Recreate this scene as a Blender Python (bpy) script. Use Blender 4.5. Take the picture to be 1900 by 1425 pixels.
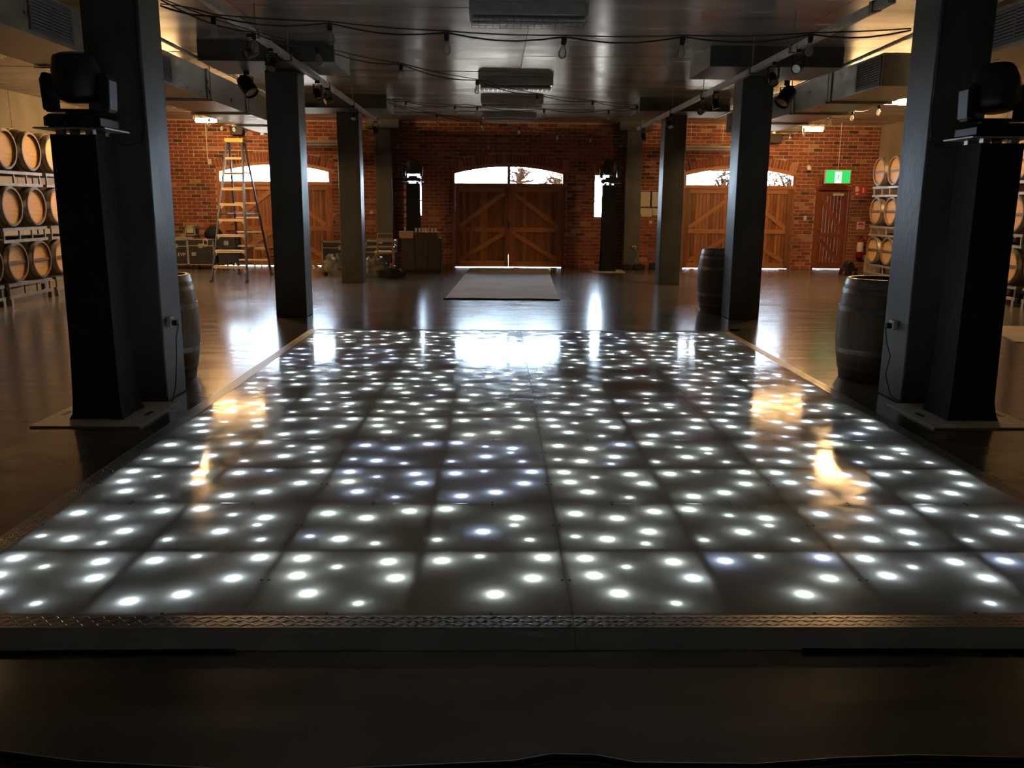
import bpy, math, random
from mathutils import Vector, Matrix
random.seed(7)
for o in list(bpy.data.objects):
    bpy.data.objects.remove(o)
sc = bpy.context.scene
COL = sc.collection
R = math.radians

# ---------------------------------------------------------------- camera
def set_camera():
    f, pitch, yaw, roll, H = 1600.28, 0.2062376, 0.0224271, 0.0078397, 1.55
    cy, sy, cp, sp = math.cos(yaw), math.sin(yaw), math.cos(pitch), math.sin(pitch)
    F = Vector((sy*cp, cy*cp, -sp)); rt = Vector((cy, -sy, 0)); dn = F.cross(rt)
    cr, sr = math.cos(roll), math.sin(roll)
    X = cr*rt - sr*dn; D = sr*rt + cr*dn
    m = Matrix((X, -D, -F)).transposed().to_4x4()
    m.translation = (0, 0, H)
    cd = bpy.data.cameras.new('camera'); cd.sensor_width = 36; cd.lens = f/1900*36
    cd.clip_start = 0.05; cd.clip_end = 400
    c = bpy.data.objects.new('camera', cd); c.matrix_world = m; COL.objects.link(c)
    sc.camera = c
set_camera()

# ---------------------------------------------------------------- world, sun, exposure
SKY = 50.0
w = bpy.data.worlds.new('sky'); sc.world = w; w.use_nodes = True
bg = w.node_tree.nodes['Background']; bg.inputs[0].default_value = (0.64, 0.81, 1.0, 1); bg.inputs[1].default_value = SKY
w.cycles.sampling_method = 'MANUAL'; w.cycles.sample_map_resolution = 64
sd = bpy.data.lights.new('sun', 'SUN'); sd.energy = 850; sd.color = (1, 0.82, 0.58); sd.angle = 0.01
so = bpy.data.objects.new('sun', sd); so.rotation_euler = (R(38), 0, R(25)); COL.objects.link(so)
sc.view_settings.view_transform = 'Standard'; sc.view_settings.look = 'None'
sc.view_settings.exposure = 0.0; sc.view_settings.gamma = 1.0; sc.view_settings.use_curve_mapping = False
try:
    sc.cycles.use_denoising = True
    sc.cycles.sample_clamp_indirect = 4.0
    sc.cycles.caustics_reflective = False; sc.cycles.caustics_refractive = False
    sc.cycles.max_bounces = 7; sc.cycles.diffuse_bounces = 4; sc.cycles.glossy_bounces = 4; sc.cycles.transparent_max_bounces = 12
except Exception: pass
LAMP = 350.0         # warm batten tubes
LED = 23.0          # dance-floor diodes

# ---------------------------------------------------------------- mesh helpers
class MB:
    def __init__(s): s.v = []; s.f = []
    def add(s, vs, fs):
        n = len(s.v); s.v += [tuple(p) for p in vs]; s.f += [tuple(i+n for i in f) for f in fs]; return s
    def box(s, x0, x1, y0, y1, z0, z1):
        return s.add([(x0,y0,z0),(x1,y0,z0),(x1,y1,z0),(x0,y1,z0),(x0,y0,z1),(x1,y0,z1),(x1,y1,z1),(x0,y1,z1)],
            [(0,3,2,1),(4,5,6,7),(0,1,5,4),(1,2,6,5),(2,3,7,6),(3,0,4,7)])
    def obox(s, c, size, M):
        c = Vector(c); vs = []
        for sx, sy, sz in [(-1,-1,-1),(1,-1,-1),(1,1,-1),(-1,1,-1),(-1,-1,1),(1,-1,1),(1,1,1),(-1,1,1)]:
            vs.append(c + M @ Vector((sx*size[0]/2, sy*size[1]/2, sz*size[2]/2)))
        return s.add(vs, [(0,3,2,1),(4,5,6,7),(0,1,5,4),(1,2,6,5),(2,3,7,6),(3,0,4,7)])
    def bar(s, p0, p1, wd, ht, up=(0,0,1)):
        p0 = Vector(p0); p1 = Vector(p1); d = p1-p0; z = d.normalized(); u = Vector(up)
        x = u.cross(z)
        if x.length < 1e-4: x = Vector((1,0,0)).cross(z)
        x.normalize(); y = z.cross(x)
        return s.obox((p0+p1)/2, (wd, ht, d.length), Matrix((x, y, z)).transposed())
    def cyl(s, p0, p1, r0, r1=None, n=12, caps=True):
        r1 = r0 if r1 is None else r1
        p0 = Vector(p0); p1 = Vector(p1); z = (p1-p0).normalized()
        x = Vector((0,0,1)).cross(z)
        if x.length < 1e-4: x = Vector((1,0,0))
        x.normalize(); y = z.cross(x); vs = []
        for p, r in ((p0, r0), (p1, r1)):
            for k in range(n):
                a = 2*math.pi*k/n; vs.append(p + x*math.cos(a)*r + y*math.sin(a)*r)
        fs = [(k, (k+1) % n, n+(k+1) % n, n+k) for k in range(n)]
        if caps: fs += [tuple(range(n-1, -1, -1)), tuple(range(n, 2*n))]
        return s.add(vs, fs)
    def lathe(s, prof, n=20, M=None, caps=True):
        M = M or Matrix.Identity(4); vs = []; fs = []
        for r, z in prof:
            for k in range(n):
                a = 2*math.pi*k/n; vs.append(M @ Vector((r*math.cos(a), r*math.sin(a), z)))
        for j in range(len(prof)-1):
            for k in range(n):
                fs.append((j*n+k, j*n+(k+1) % n, (j+1)*n+(k+1) % n, (j+1)*n+k))
        if caps:
            fs.append(tuple(range(n-1, -1, -1))); fs.append(tuple((len(prof)-1)*n+k for k in range(n)))
        return s.add(vs, fs)
    def tube(s, pts, r, n=6):
        pts = [Vector(p) for p in pts]; vs = []; fs = []
        for i, p in enumerate(pts):
            t = (pts[min(i+1, len(pts)-1)] - pts[max(i-1, 0)]).normalized()
            x = Vector((0,0,1)).cross(t)
            if x.length < 1e-3: x = Vector((1,0,0)).cross(t)
            x.normalize(); y = t.cross(x)
            for k in range(n):
                a = 2*math.pi*k/n; vs.append(p + x*math.cos(a)*r + y*math.sin(a)*r)
        for i in range(len(pts)-1):
            for k in range(n): fs.append((i*n+k, i*n+(k+1) % n, (i+1)*n+(k+1) % n, (i+1)*n+k))
        fs.append(tuple(range(n-1, -1, -1))); fs.append(tuple((len(pts)-1)*n+k for k in range(n)))
        return s.add(vs, fs)
    def prism(s, poly, a0, a1, plane='xz'):
        n = len(poly)
        def P(q, a):
            return (q[0], a, q[1]) if plane == 'xz' else ((q[0], q[1], a) if plane == 'xy' else (a, q[0], q[1]))
        vs = [P(q, a0) for q in poly] + [P(q, a1) for q in poly]
        fs = [tuple(range(n)), tuple(range(2*n-1, n-1, -1))] + [(k, n+k, n+(k+1) % n, (k+1) % n) for k in range(n)]
        return s.add(vs, fs)
    def mesh(s, name, smooth=False, fix=False):
        me = bpy.data.meshes.new(name); me.from_pydata(s.v, [], s.f); me.validate()
        if fix or smooth:
            import bmesh
            b = bmesh.new(); b.from_mesh(me); bmesh.ops.recalc_face_normals(b, faces=b.faces); b.to_mesh(me); b.free()
        if smooth:
            me.shade_smooth(); me.set_sharp_from_angle(angle=0.7)
        return me
    def build(s, name, m, parent=None, smooth=False, bevel=0, loc=None):
        me = s.mesh(name, smooth, True)
        return mobj(name, me, m, parent, bevel, loc)

def mobj(name, me, m, parent=None, bevel=0, loc=None):
    o = bpy.data.objects.new(name, me); COL.objects.link(o)
    if not me.materials: me.materials.append(m)
    if parent: o.parent = parent
    if loc: o.location = loc
    if bevel:
        b = o.modifiers.new('bevel', 'BEVEL'); b.width = bevel; b.segments = 2; b.limit_method = 'ANGLE'
    return o

def tag(o, label, cat, group=None, kind=None):
    o['label'] = label; o['category'] = cat
    if group: o['group'] = group
    if kind: o['kind'] = kind
    return o
def thing(name, label, cat, loc=(0,0,0), rz=0, group=None):
    o = bpy.data.objects.new(name, None); COL.objects.link(o); o.location = loc; o.rotation_euler = (0,0,rz)
    o.empty_display_size = 0.1
    return tag(o, label, cat, group)
def struct(o): o['kind'] = 'structure'; return o
KIDS = {}
def copytree(o, parent=None):
    c = o.copy(); COL.objects.link(c)
    if parent: c.parent = parent
    for ch in [x for x in bpy.data.objects if x.parent is o]: copytree(ch, c)
    return c
def dup(root, loc, rz, label, group=None):
    c = copytree(root); c.location = loc; c.rotation_euler = (0,0,rz); c['label'] = label
    if group: c['group'] = group
    return c

# ---------------------------------------------------------------- materials
def nodes(name):
    m = bpy.data.materials.new(name); m.use_nodes = True
    nt = m.node_tree; return m, nt, nt.nodes['Principled BSDF']
def noise_ramp(nt, c0, c1, scale, detail=4, stretch=(1,1,1), lo=0.35, hi=0.65, coord='Object'):
    tc = nt.nodes.new('ShaderNodeTexCoord'); mp = nt.nodes.new('ShaderNodeMapping')
    mp.inputs['Scale'].default_value = stretch
    nz = nt.nodes.new('ShaderNodeTexNoise'); nz.inputs['Scale'].default_value = scale; nz.inputs['Detail'].default_value = detail
    rp = nt.nodes.new('ShaderNodeValToRGB')
    rp.color_ramp.elements[0].position = lo; rp.color_ramp.elements[1].position = hi
    rp.color_ramp.elements[0].color = (*c0, 1); rp.color_ramp.elements[1].color = (*c1, 1)
    nt.links.new(tc.outputs[coord], mp.inputs[0]); nt.links.new(mp.outputs[0], nz.inputs['Vector'])
    nt.links.new(nz.outputs['Fac'], rp.inputs[0]); return nz, rp
def mat(name, c0, c1=None, rough=0.6, metal=0.0, scale=6, stretch=(1,1,1), bump=0.0, spec=0.5, rvar=None, bscale=None, lo=0.35, hi=0.65):
    m, nt, p = nodes(name)
    p.inputs['Roughness'].default_value = rough; p.inputs['Metallic'].default_value = metal
    p.inputs['Specular IOR Level'].default_value = spec
    c1 = c1 or tuple(min(1, x*1.25) for x in c0)
    nz, rp = noise_ramp(nt, c0, c1, scale, 5, stretch, lo, hi)
    nt.links.new(rp.outputs[0], p.inputs['Base Color'])
    if rvar:
        mr = nt.nodes.new('ShaderNodeMapRange'); mr.inputs[3].default_value = rvar[0]; mr.inputs[4].default_value = rvar[1]
        mr.inputs[1].default_value = 0.3; mr.inputs[2].default_value = 0.7
        nt.links.new(nz.outputs['Fac'], mr.inputs[0]); nt.links.new(mr.outputs[0], p.inputs['Roughness'])
    if bump:
        b = nt.nodes.new('ShaderNodeBump'); b.inputs['Strength'].default_value = bump; b.inputs['Distance'].default_value = 0.01
        n2, _ = noise_ramp(nt, (0,0,0), (1,1,1), bscale or scale*6, 4, stretch)
        nt.links.new(n2.outputs['Fac'], b.inputs['Height']); nt.links.new(b.outputs[0], p.inputs['Normal'])
    return m
def emis(name, col, s):
    m, nt, p = nodes(name); p.inputs['Base Color'].default_value = (*col, 1)
    p.inputs['Emission Color'].default_value = (*col, 1); p.inputs['Emission Strength'].default_value = s
    return m
def thin_glass(name, tint=(1,1,1), refl=0.06, rough=0.02, milk=0):
    m, nt, p = nodes(name); nt.nodes.remove(p)
    out = [n for n in nt.nodes if n.type == 'OUTPUT_MATERIAL'][0]
    t = nt.nodes.new('ShaderNodeBsdfTransparent'); t.inputs[0].default_value = (*tint, 1)
    g = nt.nodes.new('ShaderNodeBsdfGlossy'); g.inputs['Roughness'].default_value = rough
    lw = nt.nodes.new('ShaderNodeFresnel'); lw.inputs[0].default_value = 1.45
    mx = nt.nodes.new('ShaderNodeMixShader')
    nt.links.new(lw.outputs[0], mx.inputs[0]); nt.links.new(t.outputs[0], mx.inputs[1]); nt.links.new(g.outputs[0], mx.inputs[2])
    if milk:
        df = nt.nodes.new('ShaderNodeBsdfTranslucent'); m3 = nt.nodes.new('ShaderNodeMixShader'); m3.inputs[0].default_value = milk
        nt.links.new(mx.outputs[0], m3.inputs[1]); nt.links.new(df.outputs[0], m3.inputs[2]); mx = m3
    nt.links.new(mx.outputs[0], out.inputs[0]); return m
def wood(name, c0, c1, rough=0.5, axis='z', rnd=0.35, spec=0.4):
    st = {'z': (14,14,0.9), 'x': (0.9,14,14), 'y': (14,0.9,14)}[axis]
    m, nt, p = nodes(name); p.inputs['Roughness'].default_value = rough; p.inputs['Specular IOR Level'].default_value = spec
    nz, rp = noise_ramp(nt, c0, c1, 3, 5, st, 0.3, 0.7)
    oi = nt.nodes.new('ShaderNodeObjectInfo'); mr = nt.nodes.new('ShaderNodeMapRange')
    mr.inputs[3].default_value = 1-rnd; mr.inputs[4].default_value = 1+rnd*0.6
    hs = nt.nodes.new('ShaderNodeHueSaturation')
    nt.links.new(oi.outputs['Random'], mr.inputs[0]); nt.links.new(mr.outputs[0], hs.inputs['Value'])
    nt.links.new(rp.outputs[0], hs.inputs['Color']); nt.links.new(hs.outputs[0], p.inputs['Base Color'])
    b = nt.nodes.new('ShaderNodeBump'); b.inputs['Strength'].default_value = 0.15; b.inputs['Distance'].default_value = 0.004
    nt.links.new(nz.outputs['Fac'], b.inputs['Height']); nt.links.new(b.outputs[0], p.inputs['Normal'])
    return m
def brick_mat():
    m, nt, p = nodes('brick'); p.inputs['Roughness'].default_value = 0.85; p.inputs['Specular IOR Level'].default_value = 0.25
    g = nt.nodes.new('ShaderNodeNewGeometry'); oi = nt.nodes.new('ShaderNodeObjectInfo')
    ad = nt.nodes.new('ShaderNodeMath'); ad.operation = 'ADD'; fr = nt.nodes.new('ShaderNodeMath'); fr.operation = 'FRACT'
    nt.links.new(g.outputs['Random Per Island'], ad.inputs[0]); nt.links.new(oi.outputs['Random'], ad.inputs[1]); nt.links.new(ad.outputs[0], fr.inputs[0])
    rp = nt.nodes.new('ShaderNodeValToRGB'); cr = rp.color_ramp; cr.interpolation = 'CONSTANT'
    cols = [(0,(0.28,0.085,0.045)),(0.22,(0.36,0.115,0.06)),(0.45,(0.31,0.10,0.06)),(0.66,(0.23,0.07,0.045)),(0.84,(0.11,0.055,0.045)),(0.93,(0.48,0.25,0.15))]
    cr.elements[0].position = 0; cr.elements[0].color = (*cols[0][1], 1); cr.elements[1].position = cols[1][0]; cr.elements[1].color = (*cols[1][1], 1)
    for pos, c in cols[2:]:
        e = cr.elements.new(pos); e.color = (*c, 1)
    nt.links.new(fr.outputs[0], rp.inputs[0])
    nz, r2 = noise_ramp(nt, (0.62,0.62,0.62), (1.0,0.97,0.95), 25, 4)
    mx = nt.nodes.new('ShaderNodeMix'); mx.data_type = 'RGBA'; mx.blend_type = 'MULTIPLY'; mx.inputs[0].default_value = 1
    nt.links.new(rp.outputs[0], mx.inputs[6]); nt.links.new(r2.outputs[0], mx.inputs[7]); nt.links.new(mx.outputs[2], p.inputs['Base Color'])
    b = nt.nodes.new('ShaderNodeBump'); b.inputs['Strength'].default_value = 0.4; b.inputs['Distance'].default_value = 0.004
    nt.links.new(nz.outputs['Fac'], b.inputs['Height']); nt.links.new(b.outputs[0], p.inputs['Normal'])
    return m
def sheet_mat():
    # frosted acrylic: glossy grey skin that lets the diodes below shine through
    m, nt, p = nodes('frosted_acrylic'); out = [n for n in nt.nodes if n.type == 'OUTPUT_MATERIAL'][0]
    nz, rp = noise_ramp(nt, (0.34,0.315,0.28), (0.44,0.41,0.365), 2.2, 6)
    nt.links.new(rp.outputs[0], p.inputs['Base Color'])
    n2, _ = noise_ramp(nt, (0,0,0), (1,1,1), 9, 6)
    mr = nt.nodes.new('ShaderNodeMapRange'); mr.inputs[1].default_value = 0.3; mr.inputs[2].default_value = 0.7
    mr.inputs[3].default_value = 0.05; mr.inputs[4].default_value = 0.16
    nt.links.new(n2.outputs['Fac'], mr.inputs[0]); nt.links.new(mr.outputs[0], p.inputs['Roughness'])
    p.inputs['IOR'].default_value = 1.49
    t = nt.nodes.new('ShaderNodeBsdfTranslucent'); t.inputs[0].default_value = (0.9,0.93,0.95,1)
    mx = nt.nodes.new('ShaderNodeMixShader'); mx.inputs[0].default_value = 0.4
    nt.links.new(p.outputs[0], mx.inputs[1]); nt.links.new(t.outputs[0], mx.inputs[2]); nt.links.new(mx.outputs[0], out.inputs[0])
    return m
def floor_mat():
    m, nt, p = nodes('polished_concrete')
    nz, rp = noise_ramp(nt, (0.105,0.087,0.064), (0.19,0.163,0.125), 1.6, 12, (0.8,1.5,1), 0.3, 0.72)
    nt.links.new(rp.outputs[0], p.inputs['Base Color'])
    n2, _ = noise_ramp(nt, (0,0,0), (1,1,1), 3.5, 9, (0.35,2.2,1))
    mr = nt.nodes.new('ShaderNodeMapRange'); mr.inputs[1].default_value = 0.3; mr.inputs[2].default_value = 0.7
    mr.inputs[3].default_value = 0.15; mr.inputs[4].default_value = 0.235
    nt.links.new(n2.outputs['Fac'], mr.inputs[0]); nt.links.new(mr.outputs[0], p.inputs['Roughness'])
    n3, _ = noise_ramp(nt, (0,0,0), (1,1,1), 14, 5)
    b = nt.nodes.new('ShaderNodeBump'); b.inputs['Strength'].default_value = 0.08; b.inputs['Distance'].default_value = 0.004
    nt.links.new(n3.outputs['Fac'], b.inputs['Height']); nt.links.new(b.outputs[0], p.inputs['Normal'])
    return m
def tread_mat():
    m, nt, p = nodes('tread_plate'); p.inputs['Metallic'].default_value = 0.9; p.inputs['Roughness'].default_value = 0.34
    p.inputs['Base Color'].default_value = (0.38,0.36,0.33,1)
    return m
M = {}
M['floor'] = floor_mat()
M['ceiling'] = mat('ceiling_board', (0.30,0.30,0.275), (0.42,0.415,0.385), 0.30, 0, 0.9, (0.6,3,1), 0.05, 0.6, (0.17,0.28), 12)
M['joint'] = mat('joint_dark', (0.06,0.06,0.055), None, 0.9)
M['column'] = mat('column_concrete', (0.065,0.068,0.067), (0.115,0.118,0.113), 0.5, 0, 2.2, (1,1,0.5), 0.2, 0.42, (0.36,0.52), 26)
M['render'] = mat('tilt_concrete', (0.34,0.29,0.225), (0.47,0.41,0.33), 0.75, 0, 1.2, (1,1,1), 0.12)
M['mortar'] = mat('mortar', (0.40,0.30,0.23), (0.54,0.43,0.34), 0.95, 0, 8, bump=0.3)
M['brick'] = brick_mat()
M['sheet'] = sheet_mat()
M['tread'] = tread_mat()
M['ramp'] = mat('ramp_aluminium', (0.58,0.60,0.62), (0.68,0.70,0.72), 0.6, 0.1, 30, (1,6,1))
M['cedar'] = wood('cedar_boards', (0.20,0.072,0.028), (0.38,0.15,0.058), 0.45, 'z', 0.45)
M['cedar_x'] = wood('cedar_rails', (0.32,0.125,0.047), (0.46,0.19,0.074), 0.45, 'x', 0.15)
M['reddoor'] = wood('red_brown_boards', (0.17,0.045,0.022), (0.25,0.07,0.035), 0.45, 'z', 0.15)
M['reddoor_x'] = wood('red_brown_rails', (0.18,0.05,0.025), (0.26,0.075,0.036), 0.45, 'x', 0.1)
M['oak'] = wood('oak_staves', (0.15,0.105,0.055), (0.27,0.19,0.105), 0.5, 'z', 0.2)
M['oakhead'] = wood('oak_head', (0.70,0.41,0.15), (0.84,0.55,0.25), 0.55, 'y', 0.15)
M['oakdark'] = wood('oak_dark', (0.085,0.055,0.026), (0.15,0.10,0.05), 0.45, 'z', 0.15)
M['hoop'] = mat('galvanised_hoop', (0.30,0.29,0.26), (0.42,0.40,0.36), 0.42, 0.85, 10)
M['hoopdark'] = mat('dark_hoop', (0.14,0.14,0.135), (0.24,0.235,0.22), 0.36, 0.85, 10)
M['rack'] = mat('rack_steel', (0.30,0.295,0.27), (0.42,0.41,0.38), 0.5, 0.3, 8)
M['galv'] = mat('galvanised_duct', (0.38,0.41,0.39), (0.52,0.55,0.52), 0.36, 0.75, 5, (1,0.6,1), 0.05, 0.5, (0.26,0.44))
M['grille'] = mat('grille_grey', (0.20,0.22,0.24), None, 0.5, 0.2)
M['pipe'] = mat('bare_steel_pipe', (0.30,0.30,0.29), (0.42,0.42,0.40), 0.38, 0.8, 6)
M['lightbar'] = mat('grey_steel_bar', (0.42,0.42,0.40), (0.55,0.54,0.51), 0.45, 0.25, 9)
M['black'] = mat('black_plastic', (0.012,0.012,0.013), (0.02,0.02,0.021), 0.4)
M['blackmatte'] = mat('black_stretch_fabric', (0.009,0.010,0.012), (0.016,0.017,0.02), 0.8, 0, 20, (1,1,0.4), 0.2, 0.2)
M['rubber'] = mat('black_rubber', (0.015,0.015,0.015), None, 0.6)
M['cream'] = mat('cream_plate', (0.66,0.58,0.44), (0.76,0.68,0.54), 0.5, 0, 5)
M['white'] = mat('white_enamel', (0.66,0.64,0.6), (0.75,0.73,0.69), 0.4)
M['ivory'] = mat('ivory_plastic', (0.58,0.53,0.45), None, 0.4)
M['paper'] = mat('paper', (0.60,0.55,0.46), (0.68,0.63,0.54), 0.85, 0, 3, (1,1,14))
M['chrome'] = mat('chrome', (0.7,0.7,0.7), None, 0.15, 1)
M['alu'] = mat('aluminium_trim', (0.44,0.42,0.38), (0.56,0.54,0.5), 0.4, 0.6, 12)
M['casepanel'] = mat('black_case_panel', (0.018,0.019,0.024), (0.03,0.031,0.038), 0.55, 0, 12)
M['ladderstep'] = mat('ladder_aluminium', (0.78,0.64,0.47), (0.86,0.73,0.56), 0.5, 0.0)
M['ladderrail'] = mat('blue_fibreglass', (0.014,0.026,0.045), (0.022,0.038,0.06), 0.5)
M['yellow'] = mat('yellow_cap', (0.62,0.36,0.04), (0.70,0.43,0.06), 0.5)
M['chairwood'] = wood('chair_wood', (0.30,0.17,0.09), (0.42,0.26,0.14), 0.45, 'z', 0.1)
M['seatpad'] = mat('cream_seat', (0.52,0.42,0.30), None, 0.8)
M['carton'] = mat('carton', (0.36,0.23,0.14), (0.42,0.28,0.17), 0.85)
M['brownbox'] = mat('dark_brown_board', (0.035,0.023,0.018), (0.05,0.034,0.026), 0.7)
M['plastic'] = mat('cloudy_plastic_wrap', (0.06,0.062,0.06), (0.20,0.195,0.185), 0.2, 0, 9, (1,1,1), 0.6)
M['plasticwarm'] = mat('amber_plastic_wrap', (0.16,0.09,0.05), (0.34,0.22,0.14), 0.25, 0, 9, (1,1,1), 0.6)
M['rug'] = mat('grey_rug', (0.44,0.42,0.415), (0.54,0.515,0.51), 0.95, 0, 1.5, (1,1,1), 0.3)
M['rugcream'] = mat('cream_mat', (0.62,0.52,0.37), (0.70,0.60,0.45), 0.9, 0, 3)
M['red'] = mat('sign_red', (0.48,0.035,0.03), None, 0.45)
M['signwhite'] = mat('sign_white', (0.72,0.62,0.58), None, 0.5)
M['extred'] = mat('extinguisher_red', (0.22,0.012,0.012), None, 0.3)
M['glass'] = thin_glass('window_glass', (0.97,0.98,0.98))
M['bulb'] = thin_glass('bulb_glass', (0.93,0.93,0.90), milk=0.22)
M['lens'] = mat('dark_lens', (0.03,0.035,0.045), None, 0.08)
M['tube_on'] = emis('lit_tube', (1.0,0.58,0.235), LAMP)
M['tube_mid'] = emis('lit_tube_dimmed', (1.0,0.58,0.235), LAMP*0.18)
M['tube_low'] = emis('lit_tube_low', (1.0,0.60,0.25), LAMP*0.014)
M['tube_off'] = mat('unlit_tube', (0.55,0.58,0.6), None, 0.25)
M['exitgreen'] = emis('exit_green', (0.02,0.55,0.13), 1.0)
M['exitwhite'] = emis('exit_white', (0.85,1.0,0.93), 1.1)
M['led_white'] = emis('led_cool_white', (0.86,0.97,1.0), LED)
M['led_blue'] = emis('led_blue_white', (0.62,0.74,1.0), LED)
M['led_green'] = emis('led_green_white', (0.88,1.0,0.92), LED)
M['led_white_s'] = emis('led_small_cool_white', (0.86,0.97,1.0), LED*0.8)
M['led_blue_s'] = emis('led_small_blue_white', (0.62,0.74,1.0), LED*0.8)
M['led_green_s'] = emis('led_small_green_white', (0.88,1.0,0.92), LED*0.8)
M['tray'] = mat('pale_tray', (0.78,0.77,0.75), (0.82,0.81,0.79), 0.7)
M['ground'] = mat('gravel_yard', (0.36,0.31,0.25), (0.46,0.40,0.33), 0.95, 0, 0.8)
M['bark'] = mat('bark', (0.020,0.012,0.008), (0.035,0.021,0.014), 0.95, spec=0.05)
M['leaf'] = mat('dry_leaf', (0.035,0.019,0.010), (0.06,0.032,0.016), 0.95, spec=0.05)
M['verandah'] = mat('darkened_timber', (0.045,0.020,0.009), None, 0.8, spec=0.1)  # shade put into the colour so the timber reads against bright sky
M['postwhite'] = mat('white_post', (0.62,0.58,0.52), None, 0.6)

# ---------------------------------------------------------------- room shell
XL, XR, YB, YF, ZC = -8.65, 9.4, -5.0, 21.57, 3.46
struct(MB().box(XL-0.3, XR+0.3, YB-0.3, YF+0.02, -0.12, 0).build('floor', M['floor']))
cl = struct(MB().box(XL-0.3, XR+0.3, YB-0.3, YF+0.35, ZC+0.012, ZC+0.2).build('ceiling', M['joint']))
# formed ceiling boards, each its own panel with an open joint
yb = [YB + 1.42*i for i in range(0, 20)]
yb = [y for y in yb if y < YF-0.2] + [YF]
xs = [XL, -5.6, -2.6, 0.38, 3.4, 6.4, XR]
for i in range(len(yb)-1):
    if yb[i+1] < 1.5: continue
    for j in range(6):
        dz = random.uniform(-0.003, 0.003)
        MB().box(xs[j]+0.004, xs[j+1]-0.004, yb[i]+0.005, yb[i+1]-0.005, ZC+dz, ZC+0.02).build('ceiling_panel', M['ceiling'], cl)
MB().box(XL, XR, YB, 1.5, ZC, ZC+0.02).build('ceiling_panel', M['ceiling'], cl)
wl = struct(MB().box(XL-0.3, XL-0.02, YB-0.3, YF+0.35, 0, ZC+0.2).build('wall_left', M['joint']))
y = YB
while y < YF-0.1:
    y1 = min(y+2.66, YF); MB().box(XL-0.03, XL, y+0.008, y1-0.008, 0, ZC).build('wall_panel', M['render'], wl); y = y1
wr = struct(MB().box(XR+0.02, XR+0.3, YB-0.3, YF+0.35, 0, ZC+0.2).build('wall_right', M['joint']))
y = YB
while y < YF-0.1:
    y1 = min(y+2.66, YF); MB().box(XR, XR+0.03, y+0.008, y1-0.008, 0, ZC).build('wall_panel', M['render'], wr); y = y1
struct(MB().box(XL-0.3, XR+0.3, YB-0.3, YB, 0, ZC+0.2).build('wall_back', M['column']))

# ---------------------------------------------------------------- far brick wall with its openings
DOORS = [(-5.32, 'left'), (0.37, 'middle'), (6.03, 'right')]
HW, SPR, APEX = 1.39, 2.33, 2.50
NWIN = [(-1.94, 0.20), (2.655, 0.20)]; WZ0, WZ1 = 1.22, 2.27
EXX0, EXX1, EXH = 7.93, 8.81, 2.03
def arch(dx, hw=HW, spr=SPR, ap=APEX):
    t = max(-1, min(1, dx/hw)); return spr + (ap-spr)*(1-t*t)
def opening(x):                     # z interval(s) of a hole at x
    for cx, _ in DOORS:
        if abs(x-cx) < HW: return (0, arch(x-cx))
    for cx, hw in NWIN:
        if abs(x-cx) < hw: return (WZ0, WZ1)
    if EXX0 < x < EXX1: return (0, EXH)
    return None
mb = MB(); T0, T1 = YF+0.012, YF+0.34
edges = [XL, XR, EXX0, EXX1]
for cx, _ in DOORS:
    edges += [cx-HW+2*HW*k/24 for k in range(25)]
for cx, hw in NWIN: edges += [cx-hw, cx+hw]
edges = sorted(set(round(e, 4) for e in edges))
for a, b in zip(edges[:-1], edges[1:]):
    op = opening((a+b)/2)
    if not op: mb.box(a, b, T0, T1, 0, ZC+0.1); continue
    if op[0] > 0: mb.box(a, b, T0, T1, 0, op[0])
    za, zb = op[1], op[1]
    for cx, _ in DOORS:
        if abs((a+b)/2-cx) < HW: za, zb = arch(a-cx), arch(b-cx)
    mb.prism([(a, za), (b, zb), (b, ZC+0.1), (a, ZC+0.1)], T0, T1)
mb.box(XL-0.3, XR+0.3, YF+0.05, T1, ZC+0.1, 5.3)  # unseen wall top, raised so its shadow covers the trees outside
wf = struct(mb.build('wall_far', M['mortar']))
# bricks: course 86 mm, stretcher 240 mm
VH = 0.225
def blocked(x0, x1, z0, z1):
    """free x-intervals of a brick left by openings and arches"""
    segs = [(x0, x1)]
    holes = []
    zm = (z0+z1)/2
    for cx, _ in DOORS:
        if zm < arch(0)+VH:
            if zm < SPR + 0.04: hw = HW
            else:
                q = 1-(zm-VH-SPR)/(APEX-SPR); hw = (HW+0.03)*math.sqrt(max(0, min(1, q)))
                hw = max(hw, 0)
            if hw > 0: holes.append((cx-hw, cx+hw))
    for cx, hw in NWIN:
        if WZ0-0.03 < zm < WZ1+VH-0.02: holes.append((cx-hw-(0.02 if zm > WZ1 else 0), cx+hw+(0.02 if zm > WZ1 else 0)))
    if zm < EXH+VH-0.02: holes.append((EXX0-0.01, EXX1+0.01))
    for h0, h1 in holes:
        ns = []
        for a, b in segs:
            if b <= h0 or a >= h1: ns.append((a, b)); continue
            if a < h0: ns.append((a, h0))
            if b > h1: ns.append((h1, b))
        segs = ns
    return [(a, b) for a, b in segs if b-a > 0.03]
bme = {}
def brick_mesh(L):
    k = round(L, 2)
    if k not in bme:
        bme[k] = MB().box(-k/2, k/2, -0.012, 0.03, -0.0355, 0.0355).mesh('brick'); bme[k].materials.append(M['brick'])
    return bme[k]
stuff = MB(); nb = 0; row = 0; z = 0.005
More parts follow.
